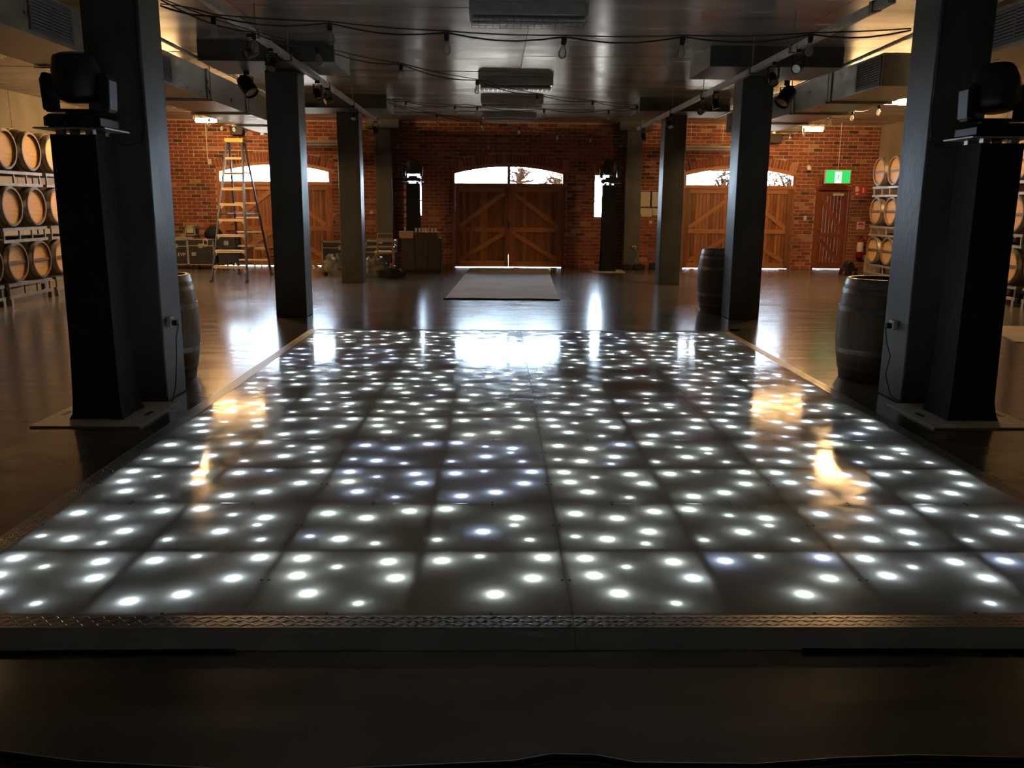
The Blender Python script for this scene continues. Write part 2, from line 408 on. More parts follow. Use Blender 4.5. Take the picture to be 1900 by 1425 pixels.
while z+0.076 < ZC:
    x = XL - (0.12 if row % 2 else 0.0)
    while x < XR:
        for a, b in blocked(max(x, XL), min(x+0.225, XR), z, z+0.071):
            cxm, czm = (a+b)/2, z+0.0355; j = random.uniform(-0.003, 0.003)
            seen = (7.44 < cxm < 9.1 and nb < 300 and czm < 3.2) or (-7.75 < cxm < -6.72 and 1.0 < czm < 3.3 and nb < 300)
            if seen:
                o = mobj('brick', brick_mesh(b-a), M['brick'], wf); o.location = (cxm, YF+0.012+j, czm); nb += 1
            else:
                stuff.box(a, b, YF+j, YF+0.03, z, z+0.071)
        x += 0.24
    z += 0.086; row += 1
st = stuff.build('brickwork', M['brick'], wf); st['kind'] = 'stuff'
ab = MB().box(-0.034, 0.034, -0.013, 0.03, 0, 0.215).mesh('arch_brick'); ab.materials.append(M['brick'])
for cx, _ in DOORS:
    n = 36
    for k in range(n):
        dx = -HW-0.05 + (2*HW+0.1)*(k+0.5)/n
        o = mobj('arch_brick', ab, M['brick'], wf); o.location = (cx+dx, YF+0.012, arch(dx)+0.006); o.rotation_euler = (0, 0.24*dx/HW, 0)
for cx, hw in NWIN:
    for k in range(6):
        dx = -hw-0.02+(2*hw+0.04)*(k+0.5)/6
        o = mobj('arch_brick', ab, M['brick'], wf); o.location = (cx+dx, YF+0.012, WZ1+0.004+0.03*(1-(dx/hw)**2)); o.rotation_euler = (0, 0.22*dx/hw, 0)
for k in range(12):
    dx = -0.47+0.94*(k+0.5)/12
    o = mobj('arch_brick', ab, M['brick'], wf); o.location = ((EXX0+EXX1)/2+dx, YF+0.012, EXH+0.004+0.05*(1-(dx/0.5)**2)); o.rotation_euler = (0, 0.25*dx/0.5, 0)

# ---------------------------------------------------------------- doors
def big_door(n, cx):
    d = bpy.data.objects.new('door_%d' % n, None); COL.objects.link(d); d['kind'] = 'structure'; d.location = (cx, YF+0.02, 0)
    P = lambda mb_, nm, m: mb_.build(nm, m, d)
    y0, y1 = -0.01, 0.11
    for s in (-1, 1):
        MB().box(min(s*HW, s*(HW-0.075)), max(s*HW, s*(HW-0.075)), y0, y1, 0, SPR+0.01).build('door_jamb', M['cedar'], d)
    top = [(-HW+2*HW*k/24, arch(-HW+2*HW*k/24)) for k in range(25)]
    low = [(x*0.95, zz-0.075) for x, zz in reversed(top)]
    m2 = MB()
    for k in range(24):
        m2.prism([top[k], top[k+1], (top[k+1][0]*0.95, top[k+1][1]-0.075), (top[k][0]*0.95, top[k][1]-0.075)], y0-0.01, y1)
    m2.build('arched_head', M['cedar_x'], d)
    MB().box(-HW, HW, y0-0.012, y1, 1.945, 2.03).build('transom_rail', M['cedar_x'], d)
    MB().box(-0.036, 0.036, 0.0, 0.08, 2.03, APEX-0.04).build('mullion', M['cedar'], d)
    for s in (-1, 1):                                    # two panes of the fanlight
        xa, xb = (-(HW-0.07), -0.02) if s < 0 else (0.02, HW-0.07)
        pts = [(xa, 2.02), (xb, 2.02)] + [(xb+(xa-xb)*k/12, arch(xb+(xa-xb)*k/12)-0.03) for k in range(13)]
        MB().prism(pts, 0.05, 0.056).build('pane', M['glass'], d)
    z0, z1 = 0.009, 1.953
    for s in (-1, 1):
        xa, xb = 0.0015, HW-0.077                          # one leaf, from the meeting stile outwards
        X = lambda a: s*a
        def bx(a, b, ya, yb, za, zb): return MB().box(min(X(a), X(b)), max(X(a), X(b)), ya, yb, za, zb)
        nbd = 15; wdt = (xb-xa)/nbd
        for k in range(nbd):
            bx(xa+k*wdt+0.004, xa+(k+1)*wdt-0.004, 0.045, 0.07, z0, z1-0.004).build('board', M['cedar'], d)
        bx(xa, xb, 0.068, 0.074, z0+0.002, z1-0.006).build('leaf_back', M['cedar'], d)
        for a, b in ((xa, xa+0.10), (xb-0.10, xb)):
            bx(a, b, 0.012, 0.046, z0, z1-0.004).build('stile', M['cedar'], d)
        for za, zb in ((z0, 0.15), (0.86, 0.97), (1.83, z1-0.004)):
            bx(xa+0.10, xb-0.10, 0.012, 0.046, za, zb).build('ledge', M['cedar_x'], d)
        for za, zb in ((0.15, 0.86), (0.97, 1.83)):
            MB().bar((X(xb-0.11), 0.03, za+0.03), (X(xa+0.11), 0.03, zb-0.03), 0.105, 0.028, (0,1,0)).build('brace', M['cedar_x'], d)
        bx(xa+0.02, xa+0.05, -0.02, 0.014, 0.98, 1.12).build('door_handle', M['hoopdark'], d)
    MB().box(-0.03, 0.03, 0.074, 0.085, 0.30, 1.95).build('cover_strip', M['cedar'], d)
    return d
for i, (cx, nm) in enumerate(DOORS): big_door(i+1, cx)
# exit door
d = bpy.data.objects.new('door_4', None); COL.objects.link(d); d['kind'] = 'structure'; d.location = (EXX0, YF+0.02, 0)
W_ = EXX1-EXX0
MB().box(0, 0.06, -0.01, 0.1, 0, EXH).build('door_jamb', M['reddoor'], d)
MB().box(W_-0.06, W_, -0.01, 0.1, 0, EXH).build('door_jamb', M['reddoor'], d)
m2 = MB()
for k in range(12):
    xa, xb = -0.02+(W_+0.04)*k/12, -0.02+(W_+0.04)*(k+1)/12
    g = lambda x: EXH-0.02+0.07*(1-((x-W_/2)/(W_/2+0.02))**2)
    m2.prism([(xa, EXH-0.10), (xb, EXH-0.10), (xb, g(xb)), (xa, g(xa))], -0.035, 0.1)
m2.build('curved_head', M['reddoor_x'], d)
nbd = 9
for k in range(nbd):
    a = 0.062+(W_-0.124)*k/nbd
    MB().box(a+0.002, a+(W_-0.124)/nbd-0.002, 0.035, 0.07, 0.009, EXH-0.09).build('board', M['reddoor'], d)
for a, b in ((0.062, 0.15), (W_-0.15, W_-0.062)):
    MB().box(a, b, 0.008, 0.037, 0.02, EXH-0.105).build('stile', M['reddoor'], d)
for za, zb in ((0.02, 0.17), (0.80, 0.90), (1.80, EXH-0.105)):
    MB().box(0.15, W_-0.15, 0.008, 0.037, za, zb).build('ledge', M['reddoor_x'], d)
for za, zb in ((0.17, 0.80), (0.90, 1.80)):
    MB().bar((0.16, 0.022, zb-0.03), (W_-0.16, 0.022, za+0.03), 0.09, 0.025, (0,1,0)).build('brace', M['reddoor_x'], d)
hd = MB().cyl((0.09, -0.05, 0.98), (0.20, -0.05, 0.98), 0.011, n=8).cyl((0.10, -0.05, 0.98), (0.10, 0.01, 0.98), 0.012, n=8).build('door_handle', M['chrome'], d)
MB().box(0.42, 0.68, -0.045, 0.01, 1.80, 1.855).build('door_closer', M['ivory'], d)
MB().bar((0.30, -0.04, 1.885), (0.58, -0.04, 1.875), 0.02, 0.012).build('closer_arm', M['hoop'], d)
MB().box(0.05, W_-0.05, 0.02, 0.09, 0.0, 0.006).build('threshold', M['chrome'], d)
# narrow windows either side of the middle door
for i, (cx, hw) in enumerate(NWIN):
    wn = MB()
    for s in (-1, 1): wn.box(min(s*hw, s*(hw-0.03)), max(s*hw, s*(hw-0.03)), 0.06, 0.12, WZ0, WZ1)
    wn.box(-hw, hw, 0.06, 0.12, WZ0, WZ0+0.03).box(-hw, hw, 0.06, 0.12, WZ1-0.03, WZ1)
    o = struct(wn.build('window_%d' % (i+1), M['cedar'], None, loc=(cx, YF+0.02, 0)))
    MB().box(-hw+0.03, hw-0.03, 0.085, 0.09, WZ0+0.03, WZ1-0.03).build('pane', M['glass'], o)
    MB().box(-hw+0.03, hw-0.03, 0.07, 0.11, WZ0+0.38, WZ0+0.41).build('glazing_bar', M['cedar_x'], o)
# daylight portals (sampling aid for the sky seen through the openings; they give off no light)
def portal(x, z, wx, wz):
    l = bpy.data.lights.new('daylight_portal', 'AREA'); l.shape = 'RECTANGLE'; l.size = wx; l.size_y = wz
    l.cycles.is_portal = True
    o = bpy.data.objects.new('daylight_portal', l); o.location = (x, YF+0.30, z); o.rotation_euler = (R(-90), 0, 0); COL.objects.link(o)
for cx, _ in DOORS: portal(cx, 2.26, 2.8, 0.56)
for cx, hw in NWIN: portal(cx, (WZ0+WZ1)/2, 0.42, 1.08)

# ---------------------------------------------------------------- outside
tag(MB().box(-60, 60, YF+0.02, 120, -0.3, -0.012).build('yard', M['ground']), 'sunlit pale yard outside the doors', 'yard', kind='structure')
def tree(x, y, zc, r, label, seed, nl=130):
    rnd = random.Random(seed)
    t = thing('garden_tree', label, 'tree', (x, y, -0.02), 0, 'trees outside the doors')
    tr = MB(); tr.cyl((0,0,-0.03), (0.04,0,zc-r*0.05), 0.08, 0.06, 8)
    for k in range(11):
        a = rnd.uniform(0, 6.28); e = rnd.uniform(0.1, 1.2); L = rnd.uniform(0.6, 1.1)*r
        p = Vector((0.04, 0, zc-r*rnd.uniform(0.5, 0.75))); q = p + Vector((math.cos(a)*math.cos(e), 0.4*math.sin(a)*math.cos(e), math.sin(e)))*L
        tr.cyl(p, q, 0.045, 0.025, 6)
        for _ in range(3):
            b = rnd.uniform(0, 6.28); q2 = q + Vector((math.cos(b), 0.4*math.sin(b), rnd.uniform(-0.4, 0.9)))*0.45*r
            tr.cyl(q, q2, 0.022, 0.010, 5)
    tr.build('trunk', M['bark'], t, True)
    lf = MB()
    for k in range(nl):
        a = rnd.uniform(0, 6.28); u = rnd.uniform(-1, 1); rr = r*rnd.uniform(0.3, 1)**0.6
        c = Vector((math.cos(a)*math.sqrt(1-u*u)*rr, 0.4*math.sin(a)*math.sqrt(1-u*u)*rr, zc+u*rr*0.7))
        s = rnd.uniform(0.035, 0.06); e1 = Vector((rnd.uniform(-1,1), rnd.uniform(-1,1), rnd.uniform(-1,1))).normalized(); e2 = e1.orthogonal().normalized()
        lf.add([c-e1*s, c+e2*s*0.6, c+e1*s, c-e2*s*0.6], [(0,1,2,3)])
    o = lf.build('foliage', M['leaf'], t); o['kind'] = 'stuff'
tree(0.62, 23.2, 2.35, 0.34, 'slim brown tree seen through the middle fanlight', 1, 60)
tree(1.62, 23.4, 2.25, 0.32, 'small tree at the far right of the middle fanlight', 4, 70)
tree(7.75, 23.2, 2.28, 0.62, 'leafy tree seen through the right end of the orange door fanlight', 2, 240)
tree(6.05, 23.3, 2.22, 0.55, 'leafy tree seen through the left pane of the orange door fanlight', 3, 220)
v = thing('verandah', 'timber verandah with white posts outside the orange door fanlight', 'verandah', (5.35, 23.0, 0))
for x in (-0.08, 0.36): MB().box(x-0.045, x+0.045, -0.05, 0.05, -0.012, 2.42).build('post', M['postwhite'], v)
MB().box(-0.6, 1.1, -0.06, 0.06, 2.42, 2.56).build('beam', M['verandah'], v)
MB().prism([(-0.8, 2.56), (1.2, 2.56), (0.2, 3.1)], -0.1, 0.1).build('gable', M['verandah'], v)

# ---------------------------------------------------------------- columns with capitals
CY = [6.68, 11.85, 17.07]
def column(x0, y0, label, sock=False):
    t = thing('concrete_column', label, 'column', (x0, y0, 0), 0, 'columns along the centre aisle')
    MB().box(0, 0.42, 0, 0.42, 0, ZC-0.24).build('shaft', M['column'], t, bevel=0.012)
    MB().box(-0.62, 1.04, -0.72, 0.42, ZC-0.24, ZC+0.005).build('capital', M['column'], t, bevel=0.008)
    return t
nm = ['nearest', 'second', 'third']
for i, y in enumerate(CY):
    column(-2.98, y, ['square concrete column at the left, behind the near black tower', 'square grey column standing right of the step ladder', 'square grey column behind the plastic wrapped bundles on the left'][i])
    column(3.27, y, ['square concrete column at the right, behind the near black tower', 'square grey column with a dark barrel tucked behind it', 'square grey column left of the orange timber doors'][i])
for x0, lb in ((-2.81, 'flat concrete pilaster on the brick wall left of the middle door'), (3.17, 'flat concrete pilaster on the brick wall with a power point and cord')):
    t = thing('wall_pilaster', lb, 'pilaster', (x0, 21.2, 0), 0, 'pilasters on the far wall')
    MB().box(0, 0.38, 0, 0.36, 0, ZC-0.2).build('shaft', M['column'], t, bevel=0.01)
    MB().box(-0.2, 0.58, -0.15, 0.36, ZC-0.2, ZC).build('capital', M['column'], t)

# ---------------------------------------------------------------- LED dance floor
ROT, FX, FY, PW = -0.00457, -0.9214, 2.9715, 1.22
def fpos(u, v):
    c, s = math.cos(ROT), math.sin(ROT); return (FX + c*u*PW - s*v*PW, FY + s*u*PW + c*v*PW, 0)
DOTS = [(.082,.43,1),(.098,.286,1),(.163,.15,1),(.218,.357,0),(.39,.40,1),(.43,.267,1),(.335,.079,0),
        (.575,.41,1),(.707,.446,0),(.932,.437,1),(.89,.265,1),(.763,.143,1),(.616,.094,1),
        (.088,.88,1),(.249,.83,1),(.413,.907,1),(.353,.686,1),(.182,.61,1),(.066,.635,0),(.32,.567,0),
        (.56,.932,1),(.709,.863,0),(.848,.832,1),(.837,.752,0),(.715,.684,1),(.546,.602,0),(.891,.602,0)]
DEAD = {(0,0): {12,16,21}, (1,0): {12}, (2,0): {2}, (0,1): {16}, (1,3): {1,7,8,9,10,12,14,15,16,20,21,22}, (0,2): {21}, (-1,3): {5}, (2,2): {3}, (1,4): {18}, (0,4): {6}, (2,4): {22}}
tray = MB(); e = 0.019; b2 = 0.045/2/1
tray.box(0.001, PW-0.001, 0.001, PW-0.001, 0.004, 0.012)
for a, b_ in ((0.001, e), (PW/2-b2, PW/2+b2), (PW-e, PW-0.001)):
    tray.box(a, b_, 0.001, PW-0.001, 0.012, 0.0435); tray.box(0.001, PW-0.001, a, b_, 0.012, 0.0432)
tray_me = tray.mesh('tray', False, True); tray_me.materials.append(M['tray'])
sh_me = MB().add([(0.0015,0.0015,0.05),(PW-0.0015,0.0015,0.05),(PW-0.0015,PW-0.0015,0.05),(0.0015,PW-0.0015,0.05)], [(0,1,2,3)]).mesh('acrylic_sheet'); sh_me.materials.append(M['sheet'])
def disc(name, r, m):
    n = 10; b = MB().add([(r*math.cos(2*math.pi*k/n), r*math.sin(2*math.pi*k/n), 0) for k in range(n)], [tuple(range(n))])
    me = b.mesh(name); me.materials.append(m); return me
LEDM = {c: (disc('led', 0.022, M['led_'+c]), disc('led', 0.013, M['led_'+c+'_s'])) for c in ('white', 'blue', 'green')}
scr = MB().lathe([(0.007,0),(0.006,0.0012),(0.0,0.0012)], 8, caps=False).mesh('screw', True); scr.materials.append(M['rubber'])
cols_w = ['leftmost', 'second', 'third', 'rightmost']; rows_w = ['front', 'second', 'third', 'fourth', 'fifth', 'rearmost']
TINT = {(0,1): 'blue', (0,0): 'green', (1,0): 'green', (2,0): 'white', (1,5): 'blue', (-1,4): 'blue', (-1,1): 'white', (0,2): 'green', (1,1): 'green'}
for j in range(6):
    for i in range(-1, 3):
        lab = 'glowing starlit dance floor panel, %s row, %s from the left' % (rows_w[j], cols_w[i+1]) if i in (0, 1) else 'glowing starlit dance floor panel, %s row, %s one' % (rows_w[j], cols_w[i+1])
        t = thing('dance_floor_panel', lab, 'dance floor', fpos(i, j), ROT, 'starlit dance floor panels')
        mobj('tray', tray_me, None, t); mobj('acrylic_sheet', sh_me, None, t)
        base = TINT.get((i, j), 'white')
        for k, (u, v_, big) in enumerate(DOTS):
            if k in DEAD.get((i, j), ()): continue
            c = base if random.random() > 0.12 else random.choice(['white', 'blue', 'green'])
            mobj('led', LEDM[c][0 if big else 1], None, t, loc=(u*PW, v_*PW, 0.036 if big else 0.039))
        for u, v_ in ((0.25,0.012),(0.75,0.012),(0.25,0.988),(0.75,0.988),(0.012,0.25),(0.012,0.75),(0.988,0.25),(0.988,0.75)):
            mobj('screw', scr, None, t, loc=(u*PW, v_*PW, 0.05))
# edge ramps: raised tread strip plus slope, in lengths
def ramp(label, loc, rz, L, c0=0.0, c1=0.0):
    t = thing('edge_ramp', label, 'ramp', loc, rz, 'aluminium edge ramps of the dance floor')
    # local x along the edge, -y outwards
    MB().prism([(0.0015,0),(-0.095,0),(-0.095,0.049),(0.0015,0.049)][::-1], 0, L, 'yz') if False else None
    s = MB(); s.add([(-c0*0.095,-0.095,0.006),(L+c1*0.095,-0.095,0.006),(L,-0.002,0.006),(0,-0.002,0.006),(-c0*0.095,-0.095,0.05),(L+c1*0.095,-0.095,0.05),(L,-0.002,0.05),(0,-0.002,0.05)],
        [(0,3,2,1),(4,5,6,7),(0,1,5,4),(1,2,6,5),(2,3,7,6),(3,0,4,7)])
    s.build('strip', M['tread'], t)
    q = MB(); a, b = 0.096, 0.172
    q.add([(-c0*a,-a,0.002),(L+c1*a,-a,0.002),(L+c1*a,-a,0.0495),(-c0*a,-a,0.0495),(-c0*b,-b,0.002),(L+c1*b,-b,0.002)],
        [(0,1,2,3),(0,4,5,1),(3,2,5,4),(0,3,4),(1,5,2)])
    q.build('slope', M['ramp'], t)
    lg = MB(); n = int(L/0.028)
    for k in range(n):                                  # raised bar tread, alternating lean
        x = (k+0.5)*L/n
        for r_ in range(3):
            y = -0.02-0.028*r_; s_ = 0.010 if (k+r_) % 2 else -0.010
            lg.add([(x-0.007+s_,y-0.006,0.0502),(x+0.003+s_,y-0.010,0.0502),(x+0.007-s_,y+0.010,0.0502),(x-0.003-s_,y+0.006,0.0502),(x,y,0.0525)], [(0,1,4),(1,2,4),(2,3,4),(3,0,4)])
    o = lg.build('tread_lugs', M['tread'], t); o['kind'] = 'stuff'
    return t
W2 = PW*2
ramp('front aluminium ramp of the dance floor, left length', fpos(-1,0), ROT, W2-0.002, 1, 0)
ramp('front aluminium ramp of the dance floor, right length', fpos(1,0), ROT, W2, 0, 1)
ramp('rear ramp of the dance floor, right length', fpos(3,6), ROT+math.pi, W2-0.002, 1, 0)
ramp('rear ramp of the dance floor, left length', fpos(1,6), ROT+math.pi, W2, 0, 1)
for k, nm_ in enumerate(('nearest', 'middle', 'farthest')):
    ramp('left side ramp of the dance floor, %s length' % nm_, fpos(-1,(k+1)*2), ROT-math.pi/2, W2-0.002, 1 if k == 2 else 0, 1 if k == 0 else 0)
    ramp('right side ramp of the dance floor, %s length' % nm_, fpos(3,k*2), ROT+math.pi/2, W2-0.002, 1 if k == 0 else 0, 1 if k == 2 else 0)

# ---------------------------------------------------------------- barrels
def barrel(name, mwood, mhoop, mhead, label, L=0.92, rb=0.35, rh=0.285, bar=True):
    t = thing(name, label, 'barrel')
    prof = []; N = 10
    for k in range(N+1):
        u = k/N; prof.append((rh + (rb-rh)*math.sin(math.pi*u)**0.85 if 0 < u < 1 else rh, u*L))
    inner = [(rh-0.028, L), (rh-0.03, L-0.045)]
    mb = MB(); n = 28
    full = [(rh-0.03, 0.045), (rh-0.028, 0)] + prof + inner
    mb.lathe(full, n, caps=False); mb.build('staves', mwood, t, True)
    for z_ in (0.045, L-0.045):
        h = MB(); h.lathe([(0.0, z_-0.008), (rh-0.029, z_-0.008), (rh-0.029, z_+0.008), (0.0, z_+0.008)], n, caps=False); h.build('head', mhead, t, True)
    if bar:
        MB().box(-0.02, 0.02, -(rh-0.04), rh-0.04, L-0.037, L-0.022).build('head_bar', mwood, t)
    R_ = lambda z: rh + (rb-rh)*math.sin(math.pi*z/L)**0.85 if 0 < z < L else rh
    for zc, wd in ((0.035,0.05),(0.115,0.038),(0.27,0.045),(L-0.27,0.045),(L-0.115,0.038),(L-0.035,0.05)):
        a, b = max(0.003, zc-wd/2), min(L-0.003, zc+wd/2)
        MB().lathe([(R_(a)-0.002, a), (R_(a)+0.004, a), (R_(b)+0.004, b), (R_(b)-0.002, b)], n, caps=False).build('hoop', mhoop, t, True)
    return t
up = barrel('upright_barrel', M['oakdark'], M['hoopdark'], M['oakdark'], 'dark barrel standing upright beside the right near column', bar=False)
up.location = (3.49, 7.72, 0); up['group'] = 'upright barrels by the columns'
o = barrel('upright_barrel', M['oakdark'], M['hoopdark'], M['oakdark'], 'dark barrel half hidden behind the left near column', bar=False)
o.location = (-2.97, 7.66, 0); o['group'] = 'upright barrels by the columns'
o = dup(up, (3.36, 12.72, 0), 0.4, 'dark barrel standing in front of the orange timber doors', 'upright barrels by the columns')

lying = barrel('wine_barrel', M['oak'], M['hoop'], M['oakhead'], 'x')
lying2 = barrel('wine_barrel', M['oak'], M['hoop'], M['oakhead'], 'x', bar=False)
used = set()
def place_barrel(proto, x, y, z, side, label, group):
    o = proto if proto.name not in used else copytree(proto)
    used.add(proto.name)
    # axis along X with the far end (local +z) facing the aisle
    o.location = (x - side*0.0, y, z)
    o.rotation_euler = (random.uniform(-0.1, 0.1) if False else 0, R(90)*(-side), 0)
    o['label'] = label; o['group'] = group
    return o
def rack(x0, y0, z0, label, side, group, h=0.175, feet=False):
    """two-barrel steel rack: front and back rails, uprights, cross bars and cradles"""
    t = thing('barrel_rack', label, 'barrel rack', (x0, y0, z0), 0, group)
    Ln = 1.28; sx = side
    for d in (0.05, 0.87):
        x = sx*d
        for zz in (0.0, h):
            MB().box(x-0.025, x+0.025, -Ln/2, Ln/2, zz-0.022, zz+0.022).build('rail', M['rack'], t)
        for yy in ((-Ln/2+0.05, -0.16, 0.2, Ln/2-0.05) if d < 0.5 else (-Ln/2+0.05, Ln/2-0.05)):
            MB().box(x-0.012, x+0.012, yy-0.012, yy+0.012, 0.022, h-0.022).build('upright', M['rack'], t)
    for yy in (-Ln/2+0.03, Ln/2-0.03):
        MB().box(min(sx*0.075, sx*0.845), max(sx*0.075, sx*0.845), yy-0.02, yy+0.02, h-0.02, h+0.02).build('cross_bar', M['rack'], t)
    if feet:
        for d in (0.05, 0.87):
            for yy in (-Ln/2+0.05, Ln/2-0.05): MB().box(sx*d-0.03, sx*d+0.03, yy-0.03, yy+0.03, -z0, -0.022).build('foot', M['rack'], t)
    return t
def stack(pairs, xh, side, where, tiers=(0.63, 1.45, 2.28)):
    """xh: plane of the barrel heads; side = +1 when the stack lies towards +X of its heads"""
    tn = ['bottom', 'middle', 'top']
    for pi, (pw, ya, yb_) in enumerate(pairs):
        for ti, z in enumerate(tiers):
            rack(xh, (ya+yb_)/2, z-0.51, 'grey steel rack under the %s tier of %s' % (tn[ti], pw), side, '%s barrel racks' % where, feet=(ti == 0))
            for q, yy in enumerate((ya, yb_)):
                o = place_barrel(lying2 if (where == 'left' and ti != 0) else lying, xh + side*0.92, yy, z, side,
                    'oak barrel, %s tier, %s one in %s' % (tn[ti], ('nearer', 'farther')[q], pw), '%s wine barrels' % where)
stack([('the near left stack', 11.85, 12.55), ('the left stack by the frame edge', 13.25, 13.95), ('the left stack behind the black tower', 14.65, 15.35)], -7.15, -1, 'left')
stack([('the right stack at the frame edge', 12.35, 13.05), ('the right stack behind the tower', 13.8, 14.5), ('the right stack hidden by the column', 15.25, 15.95), ('the right stack behind the near column', 16.7, 17.4), ('the right stack next to the exit door', 18.15, 18.86)], 8.25, 1, 'right')

# ---------------------------------------------------------------- towers and moving heads
def tower(x, y, label, rz=0):
    t = thing('truss_tower', label, 'truss tower', (x, y, 0), rz, 'black covered truss towers')
    bp = MB(); n = 10; a = 0.38
    out = [(-a, -a), (a, -a), (a, a), (-a, a)]
    bp.prism([(-0.375,-0.38),(0.375,-0.38),(0.38,-0.375),(0.38,0.375),(0.375,0.38),(-0.375,0.38),(-0.38,0.375),(-0.38,-0.375)], 0.001, 0.013, 'xy')
    bp.build('base_plate', M['cream'], t)
    for s in (-1, 1):
        MB().obox((s*0.30, 0.0, 0.0138), (0.035, 0.12, 0.0012), Matrix.Identity(3)).build('hand_hole', M['rubber'], t)
    cv = MB(); n = 24; prof = [(0.0135, 0.19), (0.05, 0.178), (0.15, 0.165), (0.5, 0.158), (1.2, 0.153), (1.9, 0.152), (1.985, 0.152)]
    vs = []; fs = []
    for zi, (z, hw) in enumerate(prof):
        for k in range(n):
            q = k*4/n; sd = int(q); fr = q-sd
            c = [(-1,-1),(1,-1),(1,1),(-1,1),(-1,-1)]
            x_ = c[sd][0]+(c[sd+1][0]-c[sd][0])*fr; y_ = c[sd][1]+(c[sd+1][1]-c[sd][1])*fr
            wv = 1 - 0.04*math.sin(math.pi*fr) + (random.uniform(-0.02, 0.02) if zi < 3 else random.uniform(-0.004, 0.004))
            vs.append((x_*hw*wv, y_*hw*wv, z))
    for zi in range(len(prof)-1):
        for k in range(n): fs.append((zi*n+k, zi*n+(k+1) % n, (zi+1)*n+(k+1) % n, (zi+1)*n+k))
    fs.append(tuple((len(prof)-1)*n+k for k in range(n)))
    cv.add(vs, fs); cv.build('stretch_cover', M['blackmatte'], t, True)
    for sx in (-1, 1):
        for sy in (-1, 1):
            MB().box(sx*0.10-0.025, sx*0.10+0.025, sy*0.10-0.025, sy*0.10+0.025, 1.986, 2.018).build('spigot', M['chrome'], t)
    MB().box(-0.24, 0.24, -0.2, 0.2, 2.018, 2.027).build('top_plate', M['alu'], t)
    return t
def moving_head(x, y, label, rz=0, tilt=0.2):
    t = thing('moving_head_light', label, 'stage light', (x, y, 2.028), rz, 'moving head lights on the towers')
    MB().prism([(-0.19,0.012),(0.19,0.012),(0.19,0.085),(0.15,0.115),(-0.15,0.115),(-0.19,0.085)], -0.15, 0.15).build('base', M['black'], t, bevel=0.008)
    for sx in (-1, 1):
        for sy in (-1, 1): MB().cyl((sx*0.15, sy*0.12, 0), (sx*0.15, sy*0.12, 0.013), 0.02, n=8).build('foot', M['rubber'], t)
    MB().box(-0.03, 0.05, -0.153, -0.148, 0.045, 0.085).build('display', M['lens'], t)
    MB().cyl((0,0,0.115), (0,0,0.14), 0.10, n=20).build('pan_bearing', M['black'], t, True)
    yk = MB().box(-0.215, 0.215, -0.055, 0.055, 0.138, 0.165); yk.build('yoke_bridge', M['black'], t, bevel=0.01)
    for s in (-1, 1):
        MB().prism([(s*0.165,0.15),(s*0.225,0.15),(s*0.235,0.40),(s*0.21,0.46),(s*0.18,0.46),(s*0.165,0.42)], -0.075, 0.075).build('yoke_arm', M['black'], t, bevel=0.015)
    Mx = Matrix.Translation((0,0,0.385)) @ Matrix.Rotation(tilt, 4, 'X')
    hb = MB().lathe([(0.05,-0.165),(0.10,-0.16),(0.135,-0.135),(0.155,-0.09),(0.16,0.0),(0.155,0.10),(0.135,0.19),(0.12,0.225),(0.11,0.228)], 24, Mx)
    t.scale = (1, 1, 0.8)
    hd_ = hb.build('lamp_head', M['black'], t, True)
    MB().lathe([(0.0,0.224),(0.10,0.224),(0.095,0.236),(0.05,0.246),(0.0,0.249)], 20, Mx, False).build('lens', M['lens'], hd_, True)
    return t
for x, y, a, b, tl in ((-2.84, 6.25, 'black covered truss tower at the left front of the dance floor', 'black moving head light on the near left tower', 0.25),
        (3.52, 6.26, 'black covered truss tower at the right front of the dance floor', 'black moving head light on the near right tower', -0.25),
        (-1.86, 20.45, 'black covered truss tower in front of the narrow window left of the middle door', 'moving head light silhouetted against the left narrow window', 0.1),
        (2.68, 20.45, 'black covered truss tower in front of the narrow window right of the middle door', 'moving head light silhouetted beside the right narrow window', -0.1)):
    tower(x, y, a); moving_head(x, y, b, 0.0, tl)

